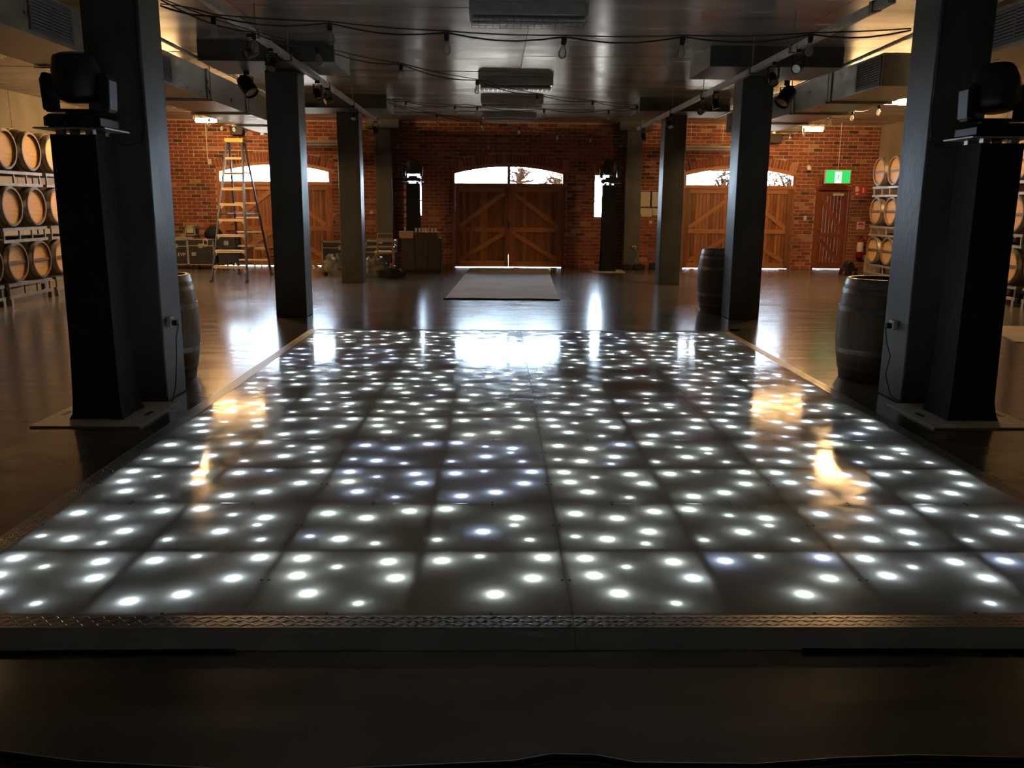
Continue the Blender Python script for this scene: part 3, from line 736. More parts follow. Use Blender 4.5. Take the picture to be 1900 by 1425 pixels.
# ---------------------------------------------------------------- ducts
def duct(name, x0, x1, y0, y1, z0, z1, label, face, grilles, seams):
    t = thing(name, label, 'air duct', ((x0+x1)/2, y0, z0), 0, 'air ducts along the aisles')
    cx = (x0+x1)/2; hw = (x1-x0)/2; L = y1-y0; H_ = z1-z0
    MB().box(-hw, hw, 0, L, 0, H_).build('duct_body', M['galv'], t)
    for s in seams:
        q = s-y0
        MB().box(-hw-0.018, hw+0.018, q-0.02, q+0.02, -0.018, H_+0.01).build('flange', M['galv'], t)
        for sx in (-1, 1):
            MB().cyl((sx*(hw+0.03), q+0.06, -0.02), (sx*(hw+0.03), q+0.06, ZC-z0+0.005), 0.007, n=6).build('hanger_rod', M['pipe'], t)
        MB().box(-hw-0.05, hw+0.05, q+0.045, q+0.075, -0.025, -0.002).build('hanger_channel', M['pipe'], t)
    fx = face*hw
    for (ga, gb, za, zb) in grilles:
        g = bpy.data.objects.new('grille', None); COL.objects.link(g); g.parent = t
        a, b = ga-y0, gb-y0; za -= z0; zb -= z0
        o1, o2 = sorted((fx, fx+face*0.012)); fr = MB()
        fr.box(o1, o2+0.0, a-0.035, b+0.035, za-0.035, za); fr.box(o1, o2, a-0.035, b+0.035, zb, zb+0.035)
        fr.box(o1, o2, a-0.035, a, za, zb); fr.box(o1, o2, b, b+0.035, za, zb); fr.box(o1, o2, (a+b)/2-0.012, (a+b)/2+0.012, za, zb)
        fr.build('grille_frame', M['grille'], g)
        MB().box(min(fx, fx+face*0.002), max(fx, fx+face*0.002), a, b, za, zb).build('grille_back', M['rubber'], g)
        n = 9
        for k in range(n):
            zz = za+(zb-za)*(k+0.5)/n
            MB().obox((fx+face*0.008, (a+b)/2, zz), (0.003, b-a, 0.018), Matrix.Rotation(face*0.6, 3, 'Y')).build('louvre', M['grille'], g)
    return t
duct('air_duct', -4.78, -3.94, 4.0, 18.9, 2.93, 3.31, 'galvanised rectangular air duct running along the left aisle', 1, [(7.9,8.6,3.0,3.25),(10.45,11.12,3.0,3.22)], [6.2, 9.6, 12.5, 14.4, 16.6, 18.6])
duct('air_duct', 4.66, 5.50, 10.8, 17.9, 2.97, 3.35, 'galvanised rectangular air duct with a louvred end in the right aisle', -1, [(10.88,11.52,3.02,3.29)], [12.4, 13.9, 15.6, 17.5])
duct('air_duct', 4.66, 5.50, 3.0, 10.1, 2.97, 3.35, 'air duct at the upper right corner beside the near column', -1, [(7.75,8.45,3.04,3.31)], [5.0, 7.0])
# pipes along the ducts
def pipe(name, pts, r, m, label, cat='pipe', group=None, n=8):
    p0 = Vector(pts[0]); mb = MB().tube([Vector(p)-p0 for p in pts], r, n)
    return tag(mb.build(name, m, None, True, loc=tuple(p0)), label, cat, group)
pipe('conduit', [(4.3,7.5,3.28),(4.3,9.33,3.28),(4.3,13.3,3.20),(4.3,17.4,3.22)], 0.02, M['pipe'], 'steel conduit hung above the right air duct', 'conduit')
pipe('conduit', [(-3.6,7.5,3.28),(-3.6,9.8,3.26),(-3.6,13.1,3.24),(-3.6,17.5,3.24)], 0.02, M['pipe'], 'steel conduit hung above the left air duct', 'conduit')
pipe('cross_pipe', [(-5.56,18.2,3.135),(-4.80,18.2,3.135)], 0.065, M['pipe'], 'dark steel pipe crossing in front of the left batten lamp', 'pipe')
pipe('cross_pipe', [(5.3,18.4,3.10),(6.36,18.4,3.10)], 0.065, M['pipe'], 'dark steel pipe crossing in front of the right batten lamp', 'pipe')
cd = thing('wall_conduit', 'thin conduit with junction box on the brick above the left door', 'conduit', (-6.88, YF-0.02, 2.48))
MB().tube([(0,0,0.9),(0,0,0.05)], 0.011, 6).build('drop', M['ivory'], cd, True); MB().box(0.01,0.09,-0.03,0.02,-0.06,0.06).build('junction_box', M['ivory'], cd)
MB().tube([(-0.32,0,0.13),(-0.32,0,0.27),(1.5,0,0.27)], 0.011, 6).build('run', M['ivory'], cd, True)

# ---------------------------------------------------------------- lamps
def batten(x, y, z, L, label, lit, group, wd=0.11, tm='tube_on'):
    t = thing('batten_lamp', label, 'lamp', (x, y, z), 0, group)
    MB().box(-L/2, L/2, -wd/2, wd/2, 0.035, 0.085).build('housing', M['white'], t, bevel=0.004)
    for s in (-1, 1): MB().box(s*L/2-0.012, s*L/2+0.012, -wd/2, wd/2, -0.02, 0.085).build('end_cap', M['white'], t)
    for yy in ((0,) if lit else (-0.03, 0.03)):
        MB().cyl((-L/2+0.012, yy, -0.012 if lit else 0), (L/2-0.012, yy, -0.012 if lit else 0), 0.047 if lit else 0.022, n=14).build('tube', M[tm] if lit else M['tube_off'], t, True)
    for s in (-0.3, 0.3): MB().cyl((s*L, 0, 0.085), (s*L, 0, ZC-z), 0.006, n=6).build('hanger', M['pipe'], t)
    return t
for k, y in enumerate((20.0, 15.7, 8.8, 5.2)):
    w_ = ['by the far brick wall', 'level with the far barrels', 'above the near barrels', 'beside the near tower'][k]
    batten(-6.0, y, 3.31 if k == 0 else 3.36, 1.2, 'lit warm batten lamp %s, left aisle' % w_, True, 'lit aisle batten lamps', tm=['tube_mid','tube_on','tube_low','tube_low'][k])
    batten(6.8, y, 3.25 if k == 0 else 3.36, 1.2, 'lit warm batten lamp %s, right aisle' % w_, True, 'lit aisle batten lamps', tm=['tube_mid','tube_on','tube_low','tube_low'][k])
batten(5.0, 20.9, 2.83, 1.25, 'unlit white batten lamp hung in front of the right door arch', False, 'unlit batten lamps over the doors')
batten(-4.1, 20.9, 2.86, 1.25, 'unlit white batten lamp hung in front of the left door arch', False, 'unlit batten lamps over the doors')
def ceiling_light(y, label):
    t = thing('ceiling_light', label, 'ceiling light', (0.335, y, ZC), 0, 'unlit ceiling lights over the centre aisle')
    MB().box(-0.58, 0.58, -0.19, 0.19, -0.115, 0.0).build('housing', M['lightbar'], t, bevel=0.006)
    MB().box(-0.56, 0.56, -0.17, 0.17, -0.119, -0.1155).build('reflector', M['chrome'], t)
    for yy in (-0.08, 0.08): MB().cyl((-0.55, yy, -0.14), (0.55, yy, -0.14), 0.018, n=8).build('tube', M['tube_off'], t, True)
    g = MB()
    for k in range(17):
        x = -0.56+1.12*k/16
        g.bar((x,-0.18,-0.175), (x,0.18,-0.175), 0.004, 0.004); g.bar((x,-0.18,-0.175), (x,-0.18,-0.11), 0.004, 0.004); g.bar((x,0.18,-0.175), (x,0.18,-0.11), 0.004, 0.004)
    for yy in (-0.18, -0.06, 0.06, 0.18): g.bar((-0.56,yy,-0.175), (0.56,yy,-0.175), 0.004, 0.004)
    g.build('wire_guard', M['chrome'], t)
for y, l in ((9.1, 'nearest'), (14.15, 'second'), (16.75, 'third'), (19.4, 'farthest')): ceiling_light(y, '%s caged tube light fixed on the centre ceiling' % l)

# ---------------------------------------------------------------- light bars and spots
def light_bar(x, z, label):
    t = thing('lighting_bar', label, 'lighting bar', (x, 6.9, z), 0, 'lighting bars along the columns')
    MB().box(-0.03, 0.03, 0, 11.7, -0.03, 0.03).build('bar', M['lightbar'], t)
    for y in (0.3, 2.2, 3.6, 6.0, 8.2, 11.2):
        MB().box(-0.038, 0.038, y-0.03, y+0.03, -0.036, 0.045).build('clamp', M['black'], t)
        MB().cyl((0, y, 0.04), (0, y, ZC-z), 0.006, n=6).build('drop_rod', M['pipe'], t)
light_bar(-2.36, 3.165, 'long grey lighting bar along the left columns')
light_bar(3.0, 3.085, 'long grey lighting bar along the right columns')
def spot(x, y, z, label, rx, rz, r=0.05, L=0.14):
    t = thing('spotlight', label, 'spotlight', (x, y, z), rz, 'small black spotlights on the lighting bars')
    MB().box(-0.02, 0.02, -0.03, 0.03, -0.005, 0.06).build('hook_clamp', M['black'], t)
    for s in (-1, 1): MB().bar((s*(r+0.008), 0, -0.14), (s*(r+0.008), 0, -0.02), 0.006, 0.02).build('bracket_arm', M['black'], t)
    MB().bar((-(r+0.011), 0, -0.02), (r+0.011, 0, -0.02), 0.02, 0.008).build('bracket', M['black'], t)
    Mx = Matrix.Translation((0,0,-0.14)) @ Matrix.Rotation(rx, 4, 'X')
    b = MB().lathe([(r*0.5,-L*0.5),(r*0.8,-L*0.45),(r,-L*0.2),(r,L*0.5),(r*0.88,L*0.5),(r*0.85,L*0.42)], 16, Mx).build('can', M['black'], t, True)
    MB().lathe([(0,L*0.43),(r*0.84,L*0.43)], 14, Mx, False).build('lens', M['chrome'], b)
sl = [('left',-2.36,3.165),('right',3.0,3.085)]
for sd_, x, z in sl:
    for k, y in enumerate((8.9, 9.7, 12.15, 12.9, 15.2, 17.9)):
        spot(x, y, z-0.06, 'small black spotlight, %s on the %s lighting bar' % (['nearest','second','third','fourth','fifth','farthest'][k], sd_), R(110+25*(k % 3)), (k % 3-1)*0.7)
spot(-3.25, 11.98, 3.18, 'large black par can beside the second left column', R(140), R(60), 0.1, 0.26)
spot(3.90, 11.98, 3.12, 'large black par can beside the second right column', R(140), R(-60), 0.1, 0.26)

# ---------------------------------------------------------------- festoon strings
sock_me = MB().lathe([(0.008,0.0),(0.02,-0.005),(0.022,-0.03),(0.018,-0.06),(0.015,-0.062)], 12).mesh('socket', True); sock_me.materials.append(M['rubber'])
bulb_me = MB().lathe([(0.012,-0.058),(0.016,-0.075),(0.029,-0.105),(0.033,-0.125),(0.028,-0.148),(0.015,-0.162),(0.002,-0.166)], 14, None, False).mesh('bulb', True); bulb_me.materials.append(M['bulb'])
fil_me = MB().tube([(0,0,-0.06),(0.004,0,-0.09),(0.012,0,-0.12),(-0.012,0,-0.12),(-0.004,0,-0.09),(0,0,-0.062)], 0.0018, 4).mesh('filament'); fil_me.materials.append(M['chrome'])
def festoon(pts, label, bulbs=None, dbl=True):
    o = Vector(pts[0]); P_ = [Vector(p)-o for p in pts]
    t = thing('festoon_string', label, 'string lights', tuple(o), 0, 'festoon bulb strings under the ceiling')
    path = []
    for a, b in zip(P_[:-1], P_[1:]):
        for k in range(5):
            u = k/5; path.append(a.lerp(b, u) - Vector((0,0,0.05*math.sin(math.pi*u)*min(1, (b-a).length))))
    path.append(P_[-1])
    MB().tube(path, 0.007, 5).build('cable', M['rubber'], t, True)
    if dbl:
        w_ = [p + Vector((0,0,0.035*math.sin(math.pi*((k % 5)/5)) + 0.012)) for k, p in enumerate(path)]
        MB().tube(w_, 0.005, 4).build('support_wire', M['rubber'], t, True)
    for k, p in enumerate(P_):
        if bulbs is not None and k not in bulbs: continue
        s = mobj('socket', sock_me, None, t, loc=tuple(p)); s.rotation_euler = (random.uniform(-0.15, 0.15), random.uniform(-0.15, 0.15), random.uniform(0, 3))
        mobj('bulb', bulb_me, None, s); mobj('filament', fil_me, None, s)
festoon([(-2.57,7.15,3.02),(-2.17,7.15,2.95),(-1.28,7.15,2.91),(-0.37,7.15,2.85),(0.55,7.15,2.83),(1.48,7.15,2.84),(2.49,7.15,2.87),(3.28,7.15,2.91)], 'bulb string sagging between the two near columns', range(1,7))
festoon([(-2.56,7.12,3.06),(-2.08,7.96,2.98),(-1.68,8.69,2.99),(-1.01,9.91,3.02),(-0.21,11.37,3.06),(0.62,12.89,3.08),(1.61,14.7,3.2),(2.63,16.5,3.33)], 'bulb string crossing diagonally from the near left column', range(1,8))
festoon([(-1.95,16.38,3.37),(-1.6,16.42,3.35),(-0.71,16.45,3.29),(-0.3,16.47,3.28),(0.92,16.52,3.25),(2.12,16.58,3.25),(2.66,16.6,3.28)], 'bulb string between the third columns', range(1,6))
festoon([(-1.95,16.6,3.35),(-1.1,17.34,3.22),(-0.26,18.07,3.15),(0.53,18.76,3.12),(1.38,19.51,3.08),(2.18,20.21,3.08),(3.19,21.18,3.11)], 'bulb string running diagonally to the right pilaster', range(1,6))
festoon([(-2.63,21.18,2.98),(-2.23,20.9,2.95),(-1.19,20.9,2.95),(-0.12,20.9,2.94),(0.93,20.9,2.97),(2.0,20.9,2.99),(3.01,20.95,3.02),(3.3,21.18,3.04)], 'level row of bulbs close to the far wall above the middle door', range(1,7), False)
festoon([(-6.04,16.56,3.44),(-5.99,17.04,3.41),(-5.91,17.81,3.27),(-5.85,18.6,3.21),(-5.78,19.2,3.18),(-5.72,19.8,3.21),(-5.63,20.5,3.16),(-5.55,21.5,3.2)], 'bulb string over the left aisle by the ladder', range(1,7), False)
festoon([(-5.95,10.2,3.4),(-5.75,10.81,3.32),(-5.53,11.42,3.28),(-5.38,11.9,3.42)], 'short bulb string at the upper left edge', range(1,3), False)
festoon([(6.93,21.5,3.25),(6.86,20.95,3.2),(6.78,20.4,3.18),(6.65,19.1,3.18),(6.46,17.09,3.21),(6.32,15.72,3.19),(6.19,14.37,3.15),(6.06,13.0,3.2)], 'bulb string over the right aisle by the exit sign', range(1,7), False)

# ---------------------------------------------------------------- step ladder
t = thing('step_ladder', 'tall A-frame step ladder with yellow cap and pale steps', 'ladder', (-5.17, 18.0, 0))
FZ = 2.72
ff = [(-0.345,-0.93),(0.345,-0.93)]; rf = [(-0.345,0.97),(0.345,0.97)]
def lp(foot, top, z): u = z/FZ; return Vector((foot[0]+(top[0]-foot[0])*u, foot[1]+(top[1]-foot[1])*u, z))
ft = [(-0.15,-0.07),(0.15,-0.07)]; rtp = [(-0.15,0.07),(0.15,0.07)]
for a, b in zip(ff, ft): MB().bar(lp(a,b,0.03), lp(a,b,FZ), 0.03, 0.075, (0,1,0)).build('front_rail', M['ladderrail'], t)
for a, b in zip(rf, rtp): MB().bar(lp(a,b,0.03), lp(a,b,FZ), 0.03, 0.055, (0,1,0)).build('rear_rail', M['ladderrail'], t)
for a, b in list(zip(ff, ft))+list(zip(rf, rtp)):
    p = lp(a,b,0); MB().box(p.x-0.03, p.x+0.03, p.y-0.045, p.y+0.045, 0.0, 0.035).build('rubber_foot', M['rubber'], t)
for k in range(1, 9):
    z = 0.30*k; l = lp(ff[0],ft[0],z); r = lp(ff[1],ft[1],z)
    sp = MB().box(l.x+0.012, r.x-0.012, l.y-0.05, l.y+0.045, z-0.012, z+0.012).box(l.x+0.012, r.x-0.012, l.y-0.05, l.y-0.046, z-0.035, z).build('step', M['ladderstep'], t)
    if k in (1, 2, 3, 4, 5):
        for sx, e_ in ((1, l), (-1, r)):
            g = 0.10 if k > 1 else 0.14
            MB().prism([(e_.x+sx*0.015, z-0.012), (e_.x+sx*0.10, z-0.012), (e_.x+sx*(0.015-0.0), z-g)], e_.y-0.03, e_.y-0.026).build('gusset', M['ladderstep'], sp)
    if k < 8:
        z2 = z+0.02; l = lp(rf[0],rtp[0],z2); r = lp(rf[1],rtp[1],z2)
        MB().box(l.x+0.01, r.x-0.01, l.y-0.015, l.y+0.015, z2-0.015, z2+0.015).build('rear_rung', M['ladderstep'], t)
MB().box(-0.185, 0.185, -0.13, 0.13, FZ-0.02, FZ+0.06).build('top_cap', M['yellow'], t, bevel=0.01)
for s in (-1, 1): MB().bar((s*0.26, -0.53, 1.30), (s*0.26, 0.5, 1.30), 0.006, 0.025).build('spreader', M['hoop'], t)
tl = thing('tool_tray', 'bits of wire and tools lying across the ladder spreaders', 'tools', (-5.17, 17.95, 1.315))
MB().tube([(-0.25,-0.1,0.01),(-0.1,0.05,0.03),(0.1,-0.05,0.012),(0.27,0.12,0.03)], 0.012, 6).build('wire', M['pipe'], tl, True)
MB().box(-0.3,0.3,-0.12,0.16,-0.003,0.003).build('tray', M['hoop'], tl)

# ---------------------------------------------------------------- road cases
def case(x0, x1, y0, y1, z0, h, label, wheels=True, handle=True, m=None, trim=None):
    t = thing('road_case', label, 'flight case', ((x0+x1)/2, (y0+y1)/2, z0), 0, 'flight cases by the far wall')
    a, b = (x1-x0)/2, (y1-y0)/2; zb = 0.10 if wheels else 0.0
    MB().box(-a+0.004, a-0.004, -b+0.004, b-0.004, zb+0.004, h-0.004).build('case_panel', m or M['casepanel'], t)
    e_ = MB(); r = 0.022
    for sx in (-1, 1):
        for sy in (-1, 1): e_.box(sx*a-(r if sx > 0 else 0), sx*a+(r if sx < 0 else 0), sy*b-(r if sy > 0 else 0), sy*b+(r if sy < 0 else 0), zb, h)
    for z in (zb, h-r, zb+(h-zb)*0.72):
        for sy in (-1, 1): e_.box(-a, a, sy*b-(r if sy > 0 else 0), sy*b+(r if sy < 0 else 0), z, z+r)
        for sx in (-1, 1): e_.box(sx*a-(r if sx > 0 else 0), sx*a+(r if sx < 0 else 0), -b, b, z, z+r)
    e_.build('edge_trim', trim or M['alu'], t)
    for sx in (-1, 1):
        for z in (zb+0.02, h-0.02): MB().lathe([(0.0,-0.03),(0.022,-0.02),(0.03,0),(0.022,0.02),(0.0,0.03)], 10, Matrix.Translation((sx*(a-0.01), -b+0.008, z)), False).build('corner', M['chrome'], t, True)
    MB().box(-0.05, 0.05, -b-0.008, -b+0.002, zb+(h-zb)*0.72-0.04, zb+(h-zb)*0.72+0.06).build('latch', M['alu'], t)
    if handle:
        MB().box(-a*0.55-0.05, -a*0.55+0.05, -b-0.006, -b+0.002, zb+(h-zb)*0.42-0.04, zb+(h-zb)*0.42+0.04).build('handle_dish', M['alu'], t)
    if wheels:
        for sx in (-1, 1):
            for sy in (-1, 1):
                MB().cyl((sx*(a-0.08)-0.015, sy*(b-0.08), 0.045), (sx*(a-0.08)+0.015, sy*(b-0.08), 0.045), 0.045, n=12).box(sx*(a-0.08)-0.03, sx*(a-0.08)+0.03, sy*(b-0.08)-0.03, sy*(b-0.08)+0.03, 0.085, zb+0.001).build('castor', M['rubber'], t)
    return t
c1 = case(-7.62, -7.07, 20.3, 20.9, 0, 0.68, 'black flight case with white lettering beside the brick wall')
for k, ch in enumerate('3VP'):
    fc = bpy.data.curves.new('lettering', 'FONT'); fc.body = ch; fc.size = 0.11; fc.extrude = 0.001
    fc.materials.append(M['white']); o0 = bpy.data.objects.new('tmp', fc); COL.objects.link(o0); bpy.context.view_layer.update()
    me = bpy.data.meshes.new_from_object(o0.evaluated_get(bpy.context.evaluated_depsgraph_get())); bpy.data.objects.remove(o0)
    o = bpy.data.objects.new('lettering', me); COL.objects.link(o); o.parent = c1; o.location = (0.03+0.068*k, -0.302, 0.30); o.rotation_euler = (R(90), 0, 0)
case(-7.05, -6.45, 20.25, 20.85, 0, 0.70, 'large black flight case left of the step ladder')
case(-7.42, -6.93, 20.35, 20.8, 0.681, 0.09, 'flat grey lidded case lying on the lettered flight case', False, False, M['alu'])
pb = case(-7.1, -6.87, 20.3, 20.6, 0.771, 0.22, 'small framed rack unit on top of the flight cases', False, False)
MB().box(-0.075, 0.075, -0.156, -0.149, 0.06, 0.16).build('front_label', M['paper'], pb)
t = thing('cable_coil', 'loose coil of pale cable hanging on the large flight case', 'cable', (-6.62, 20.22, 0.70))
for q in range(3):
    MB().tube([(0.05*math.sin(a*0.5+q)*1.2, -0.006-0.006*q, 0.02-0.09*(1-math.cos(a))/1.0) if False else (0.055*math.sin(a), -0.008-0.008*q, -0.06-0.02*q+0.075*math.cos(a)) for a in [2*math.pi*k/16 for k in range(17)]], 0.006, 5).build('loop', M['ivory'], t, True)
MB().tube([(0,-0.01,0.01),(0,0.08,0.012)], 0.006, 5).build('tail', M['ivory'], t, True)
t = thing('black_bag', 'black slumped gear bag on the large flight case', 'bag', (-6.52, 20.5, 0.70))
bm = MB(); rnd = random.Random(5); n = 14; prof = [(0.16,0.0),(0.19,0.05),(0.18,0.13),(0.13,0.2),(0.08,0.25),(0.02,0.28)]
bm.lathe(prof, n); bm.v = [(x*1.1+rnd.uniform(-.012,.012), y*1.0+rnd.uniform(-.012,.012), z+ (rnd.uniform(-.01,.02) if z > 0.01 else 0)) for x, y, z in bm.v]
bm.build('bag_body', M['blackmatte'], t, True)
MB().tube([(-0.1,0,0.2),(-0.06,0,0.3),(0.05,0,0.32),(0.1,0,0.2)], 0.012, 6).build('strap', M['rubber'], t, True)
case(-6.42, -6.02, 20.45, 20.95, 0, 0.78, 'tall dark case behind the ladder rails', True, False, None, M['ladderrail'])
case(-3.98, -3.12, 20.3, 20.8, 0, 0.66, 'black case with cream trim partly behind the third left column')
case(-2.96, -2.26, 19.9, 20.5, 0, 0.56, 'black flight case left of the brown counter')
case(-2.92, -2.25, 20.0, 20.5, 0.561, 0.15, 'flat trimmed case stacked on the flight case near the counter', False, False)

# ---------------------------------------------------------------- chairs
def chair(x, y, rz, label):
    t = thing('slat_back_chair', label, 'chair', (x, y, 0), rz, 'slat back chairs by the far wall')
    for sx in (-1, 1):
        MB().bar((sx*0.17,-0.18,0), (sx*0.165,-0.17,0.44), 0.026, 0.026).build('leg', M['chairwood'], t)
        MB().bar((sx*0.17,0.2,0), (sx*0.165,0.17,0.45), 0.026, 0.026).build('leg', M['chairwood'], t)
        MB().bar((sx*0.165,0.17,0.45), (sx*0.16,0.22,0.90), 0.026, 0.026).build('back_post', M['chairwood'], t)
        MB().bar((sx*0.17,-0.175,0.2), (sx*0.168,0.185,0.2), 0.018, 0.018).build('stretcher', M['chairwood'], t)
    MB().box(-0.19,0.19,-0.2,0.19,0.435,0.46).build('seat_frame', M['chairwood'], t)
    MB().box(-0.18,0.18,-0.19,0.18,0.46,0.495).build('seat_pad', M['seatpad'], t, bevel=0.012)
    for z in (0.58, 0.72, 0.78, 0.885): MB().bar((-0.16,0.17+(z-0.45)*0.11,z), (0.16,0.17+(z-0.45)*0.11,z), 0.018, 0.024).build('back_rail', M['chairwood'], t)
    for k in range(5):
        x_ = -0.1+0.05*k; MB().bar((x_,0.199,0.72), (x_,0.206,0.78), 0.012, 0.012).build('spindle', M['chairwood'], t)
    MB().bar((-0.17,-0.178,0.26), (0.17,-0.178,0.26), 0.018, 0.018).build('stretcher', M['chairwood'], t)
chair(-5.42, 20.75, R(170), 'slat back wooden chair seen through the step ladder')
chair(-2.44, 19.45, R(195), 'slat back wooden chair in front of the cases by the counter')

# ---------------------------------------------------------------- counter with boxes and cups
t = thing('bar_counter', 'dark brown counter standing left of the middle door', 'counter', (-1.62, 19.65, 0))
MB().box(-0.42,0.46,-0.25,0.25,0.06,0.78).build('carcass', M['brownbox'], t)
MB().box(-0.40,0.44,-0.23,0.25,0,0.06).build('plinth', M['rubber'], t)
for k in range(3): MB().box(-0.41+0.29*k,-0.13+0.29*k,-0.266,-0.252,0.09,0.76).build('door_panel', M['brownbox'], t)
tag(MB().box(-0.155,0.155,-0.14,0.14,0,0.15).build('cardboard_box', M['carton'], None, loc=(-1.935,19.55,0.7805)), 'light brown cardboard box on the left end of the counter', 'box')
tag(MB().box(-0.26,0.26,-0.16,0.16,0,0.13).box(-0.262,0.262,-0.162,0.162,0.10,0.131).build('dark_crate', M['brownbox'], None, loc=(-1.50,19.58,0.7805)), 'low dark crate on the counter beneath the row of glasses', 'crate')
for k in range(7):
    x = [-1.72,-1.64,-1.56,-1.50,-1.44,-1.36,-1.28][k]
    tag(MB().lathe([(0.0,0.004),(0.022,0.0),(0.026,0.09),(0.023,0.09),(0.02,0.006),(0.0,0.006)], 12, None, False).build('drinking_glass', M['ivory'], None, True, loc=(x,19.50,0.912)), 'small pale glass on the counter crate, %s in the row' % ['leftmost','second from left','third from left','middle','third from right','second from right','rightmost'][k], 'glass', 'glasses on the counter')
tag(MB().lathe([(0.0,0.003),(0.016,0.0),(0.016,0.075),(0.008,0.085),(0.008,0.11),(0.0,0.11)], 10, None, False).build('small_bottle', M['ivory'], None, True, loc=(-1.97,19.52,0.931)), 'single thin pale bottle on the cardboard box', 'bottle')

# ---------------------------------------------------------------- wrapped bundles on the floor
def bundle(x, y, sx, sy, sz, m, label, seed):
    rnd = random.Random(seed); vs = []; fs = []; nu, nv = 18, 9
    for j in range(nv+1):
        ph = math.pi*0.5*j/nv
        for i in range(nu):
            a = 2*math.pi*i/nu; k = 1+rnd.uniform(-0.13, 0.13)
            vs.append((sx*math.cos(a)*math.cos(ph)**0.7*k if j < nv else 0, sy*math.sin(a)*math.cos(ph)**0.7*k if j < nv else 0, max(0.0, sz*math.sin(ph)*(k if j else 0))))
    for j in range(nv):
        for i in range(nu): fs.append((j*nu+i, j*nu+(i+1) % nu, (j+1)*nu+(i+1) % nu, (j+1)*nu+i))
    fs.append(tuple(range(nu-1, -1, -1)))
    return tag(MB().add(vs, fs).build('wrapped_bundle', m, None, True, loc=(x, y, 0)), label, 'bundle', 'plastic wrapped bundles')
bundle(-3.42, 18.95, 0.32, 0.28, 0.44, M['plastic'], 'clear plastic wrapped bundle left of the third left column', 1)
bundle(-3.95, 18.75, 0.38, 0.26, 0.20, M['plasticwarm'], 'low amber tinted wrapped bundle right of the second left column', 2)
bundle(-2.55, 18.55, 0.34, 0.3, 0.42, M['plastic'], 'dark plastic wrapped heap right of the third left column', 3)
bundle(-2.18, 18.4, 0.30, 0.24, 0.17, M['blackmatte'], 'low black heap in front of the slat back chair', 4)

# ---------------------------------------------------------------- rugs
rg = tag(MB().add([(-0.80,14.2,0.0),(1.08,14.1,0.0),(1.33,21.1,0.0),(-0.57,21.12,0.0),(-0.80,14.2,0.008),(1.08,14.1,0.008),(1.33,21.1,0.008),(-0.57,21.12,0.008)],
    [(0,3,2,1),(4,5,6,7),(0,1,5,4),(1,2,6,5),(2,3,7,6),(3,0,4,7)]).build('runner_rug', M['rug']), 'long pale grey runner rug leading to the middle door', 'rug')
MB().tube([(-0.82,14.19,0.012),(-0.3,14.165,0.02),(0.1,14.15,0.014),(0.6,14.12,0.022),(1.09,14.09,0.013)], 0.012, 6).build('front_edge', M['rubber'], rg, True)
tag(MB().prism([(6.13,9.9),(7.6,9.1),(8.0,11.2),(6.5,11.25)], 0.001, 0.009, 'xy').build('floor_mat', M['rugcream']), 'cream floor mat at the right edge by the barrels', 'mat')

# ---------------------------------------------------------------- wall fittings, right
t = thing('exit_sign', 'green running man exit sign hanging over the exit door', 'exit sign', (8.167, 20.9, 2.07))
MB().box(-0.31,0.31,-0.03,0.03,0,0.325).build('sign_box', M['ivory'], t, bevel=0.005)
MB().box(-0.285,0.285,-0.034,-0.0305,0.02,0.305).build('green_face', M['exitgreen'], t)
MB().box(-0.075,0.085,-0.037,-0.0345,0.02,0.275).build('white_doorway', M['exitwhite'], t)
fg = MB(); Y0, Y1 = -0.040, -0.0375
fg.lathe([(0.0,Y0),(0.017,Y0),(0.017,Y1),(0,Y1)], 12, Matrix.Translation((0.03,0,0.232)) @ Matrix.Rotation(R(90),4,'X') @ Matrix.Scale(-1,4,(0,0,1)) if False else Matrix.Translation((0.03,-0.0775,0.232)) @ Matrix.Rotation(R(-90),4,'X'), False) if False else None
def seg(a, b, w_): fg.bar((a[0],-0.039,a[1]), (b[0],-0.039,b[1]), w_, 0.002, (0,1,0))
fg.cyl((0.032,-0.040,0.228), (0.032,-0.038,0.228), 0.017, n=12)
seg((0.02,0.205),(-0.005,0.13),0.026); seg((0.018,0.195),(0.06,0.175),0.012); seg((0.012,0.195),(-0.035,0.17),0.012)
seg((0.0,0.13),(0.04,0.095),0.017); seg((0.04,0.095),(0.03,0.045),0.014); seg((-0.005,0.13),(-0.02,0.08),0.017); seg((-0.02,0.08),(-0.065,0.07),0.014)
fg.build('running_man', M['exitgreen'], t)
MB().cyl((0.0,0,0.325), (0.0,0,ZC-2.07), 0.008, n=8).build('drop_rod', M['ivory'], t)
t = thing('security_camera', 'white dome security camera on the brick right of the orange doors', 'camera', (7.68, YF-0.012, 2.44))
MB().cyl((0,0,0.04), (0,-0.05,0.04), 0.045, n=14).build('bracket', M['white'], t, True)
MB().lathe([(0.0,-0.06),(0.03,-0.055),(0.05,-0.03),(0.055,0.0),(0.045,0.035),(0.0,0.05)], 16, Matrix.Translation((0,-0.075,0)), False).build('housing', M['white'], t, True)
MB().lathe([(0.0,-0.035),(0.025,-0.028),(0.034,0.0),(0.0,0.01)], 12, Matrix.Translation((0,-0.095,-0.045)), False).build('eye', M['lens'], t, True)
t = thing('light_switch', 'white light switch on the brick between orange doors and exit door', 'switch', (7.70, YF-0.001, 1.2))
MB().box(-0.035,0.035,-0.023,-0.012,0,0.11).build('plate', M['white'], t, bevel=0.003); MB().box(-0.01,0.01,-0.027,-0.023,0.045,0.068).build('rocker', M['ivory'], t)
t = thing('fire_sign', 'red sign with hose reel and extinguisher symbols right of the exit door', 'sign', (8.865, YF-0.014, 1.81))
MB().box(0,0.305,-0.006,0,0,0.23).build('plate', M['red'], t)
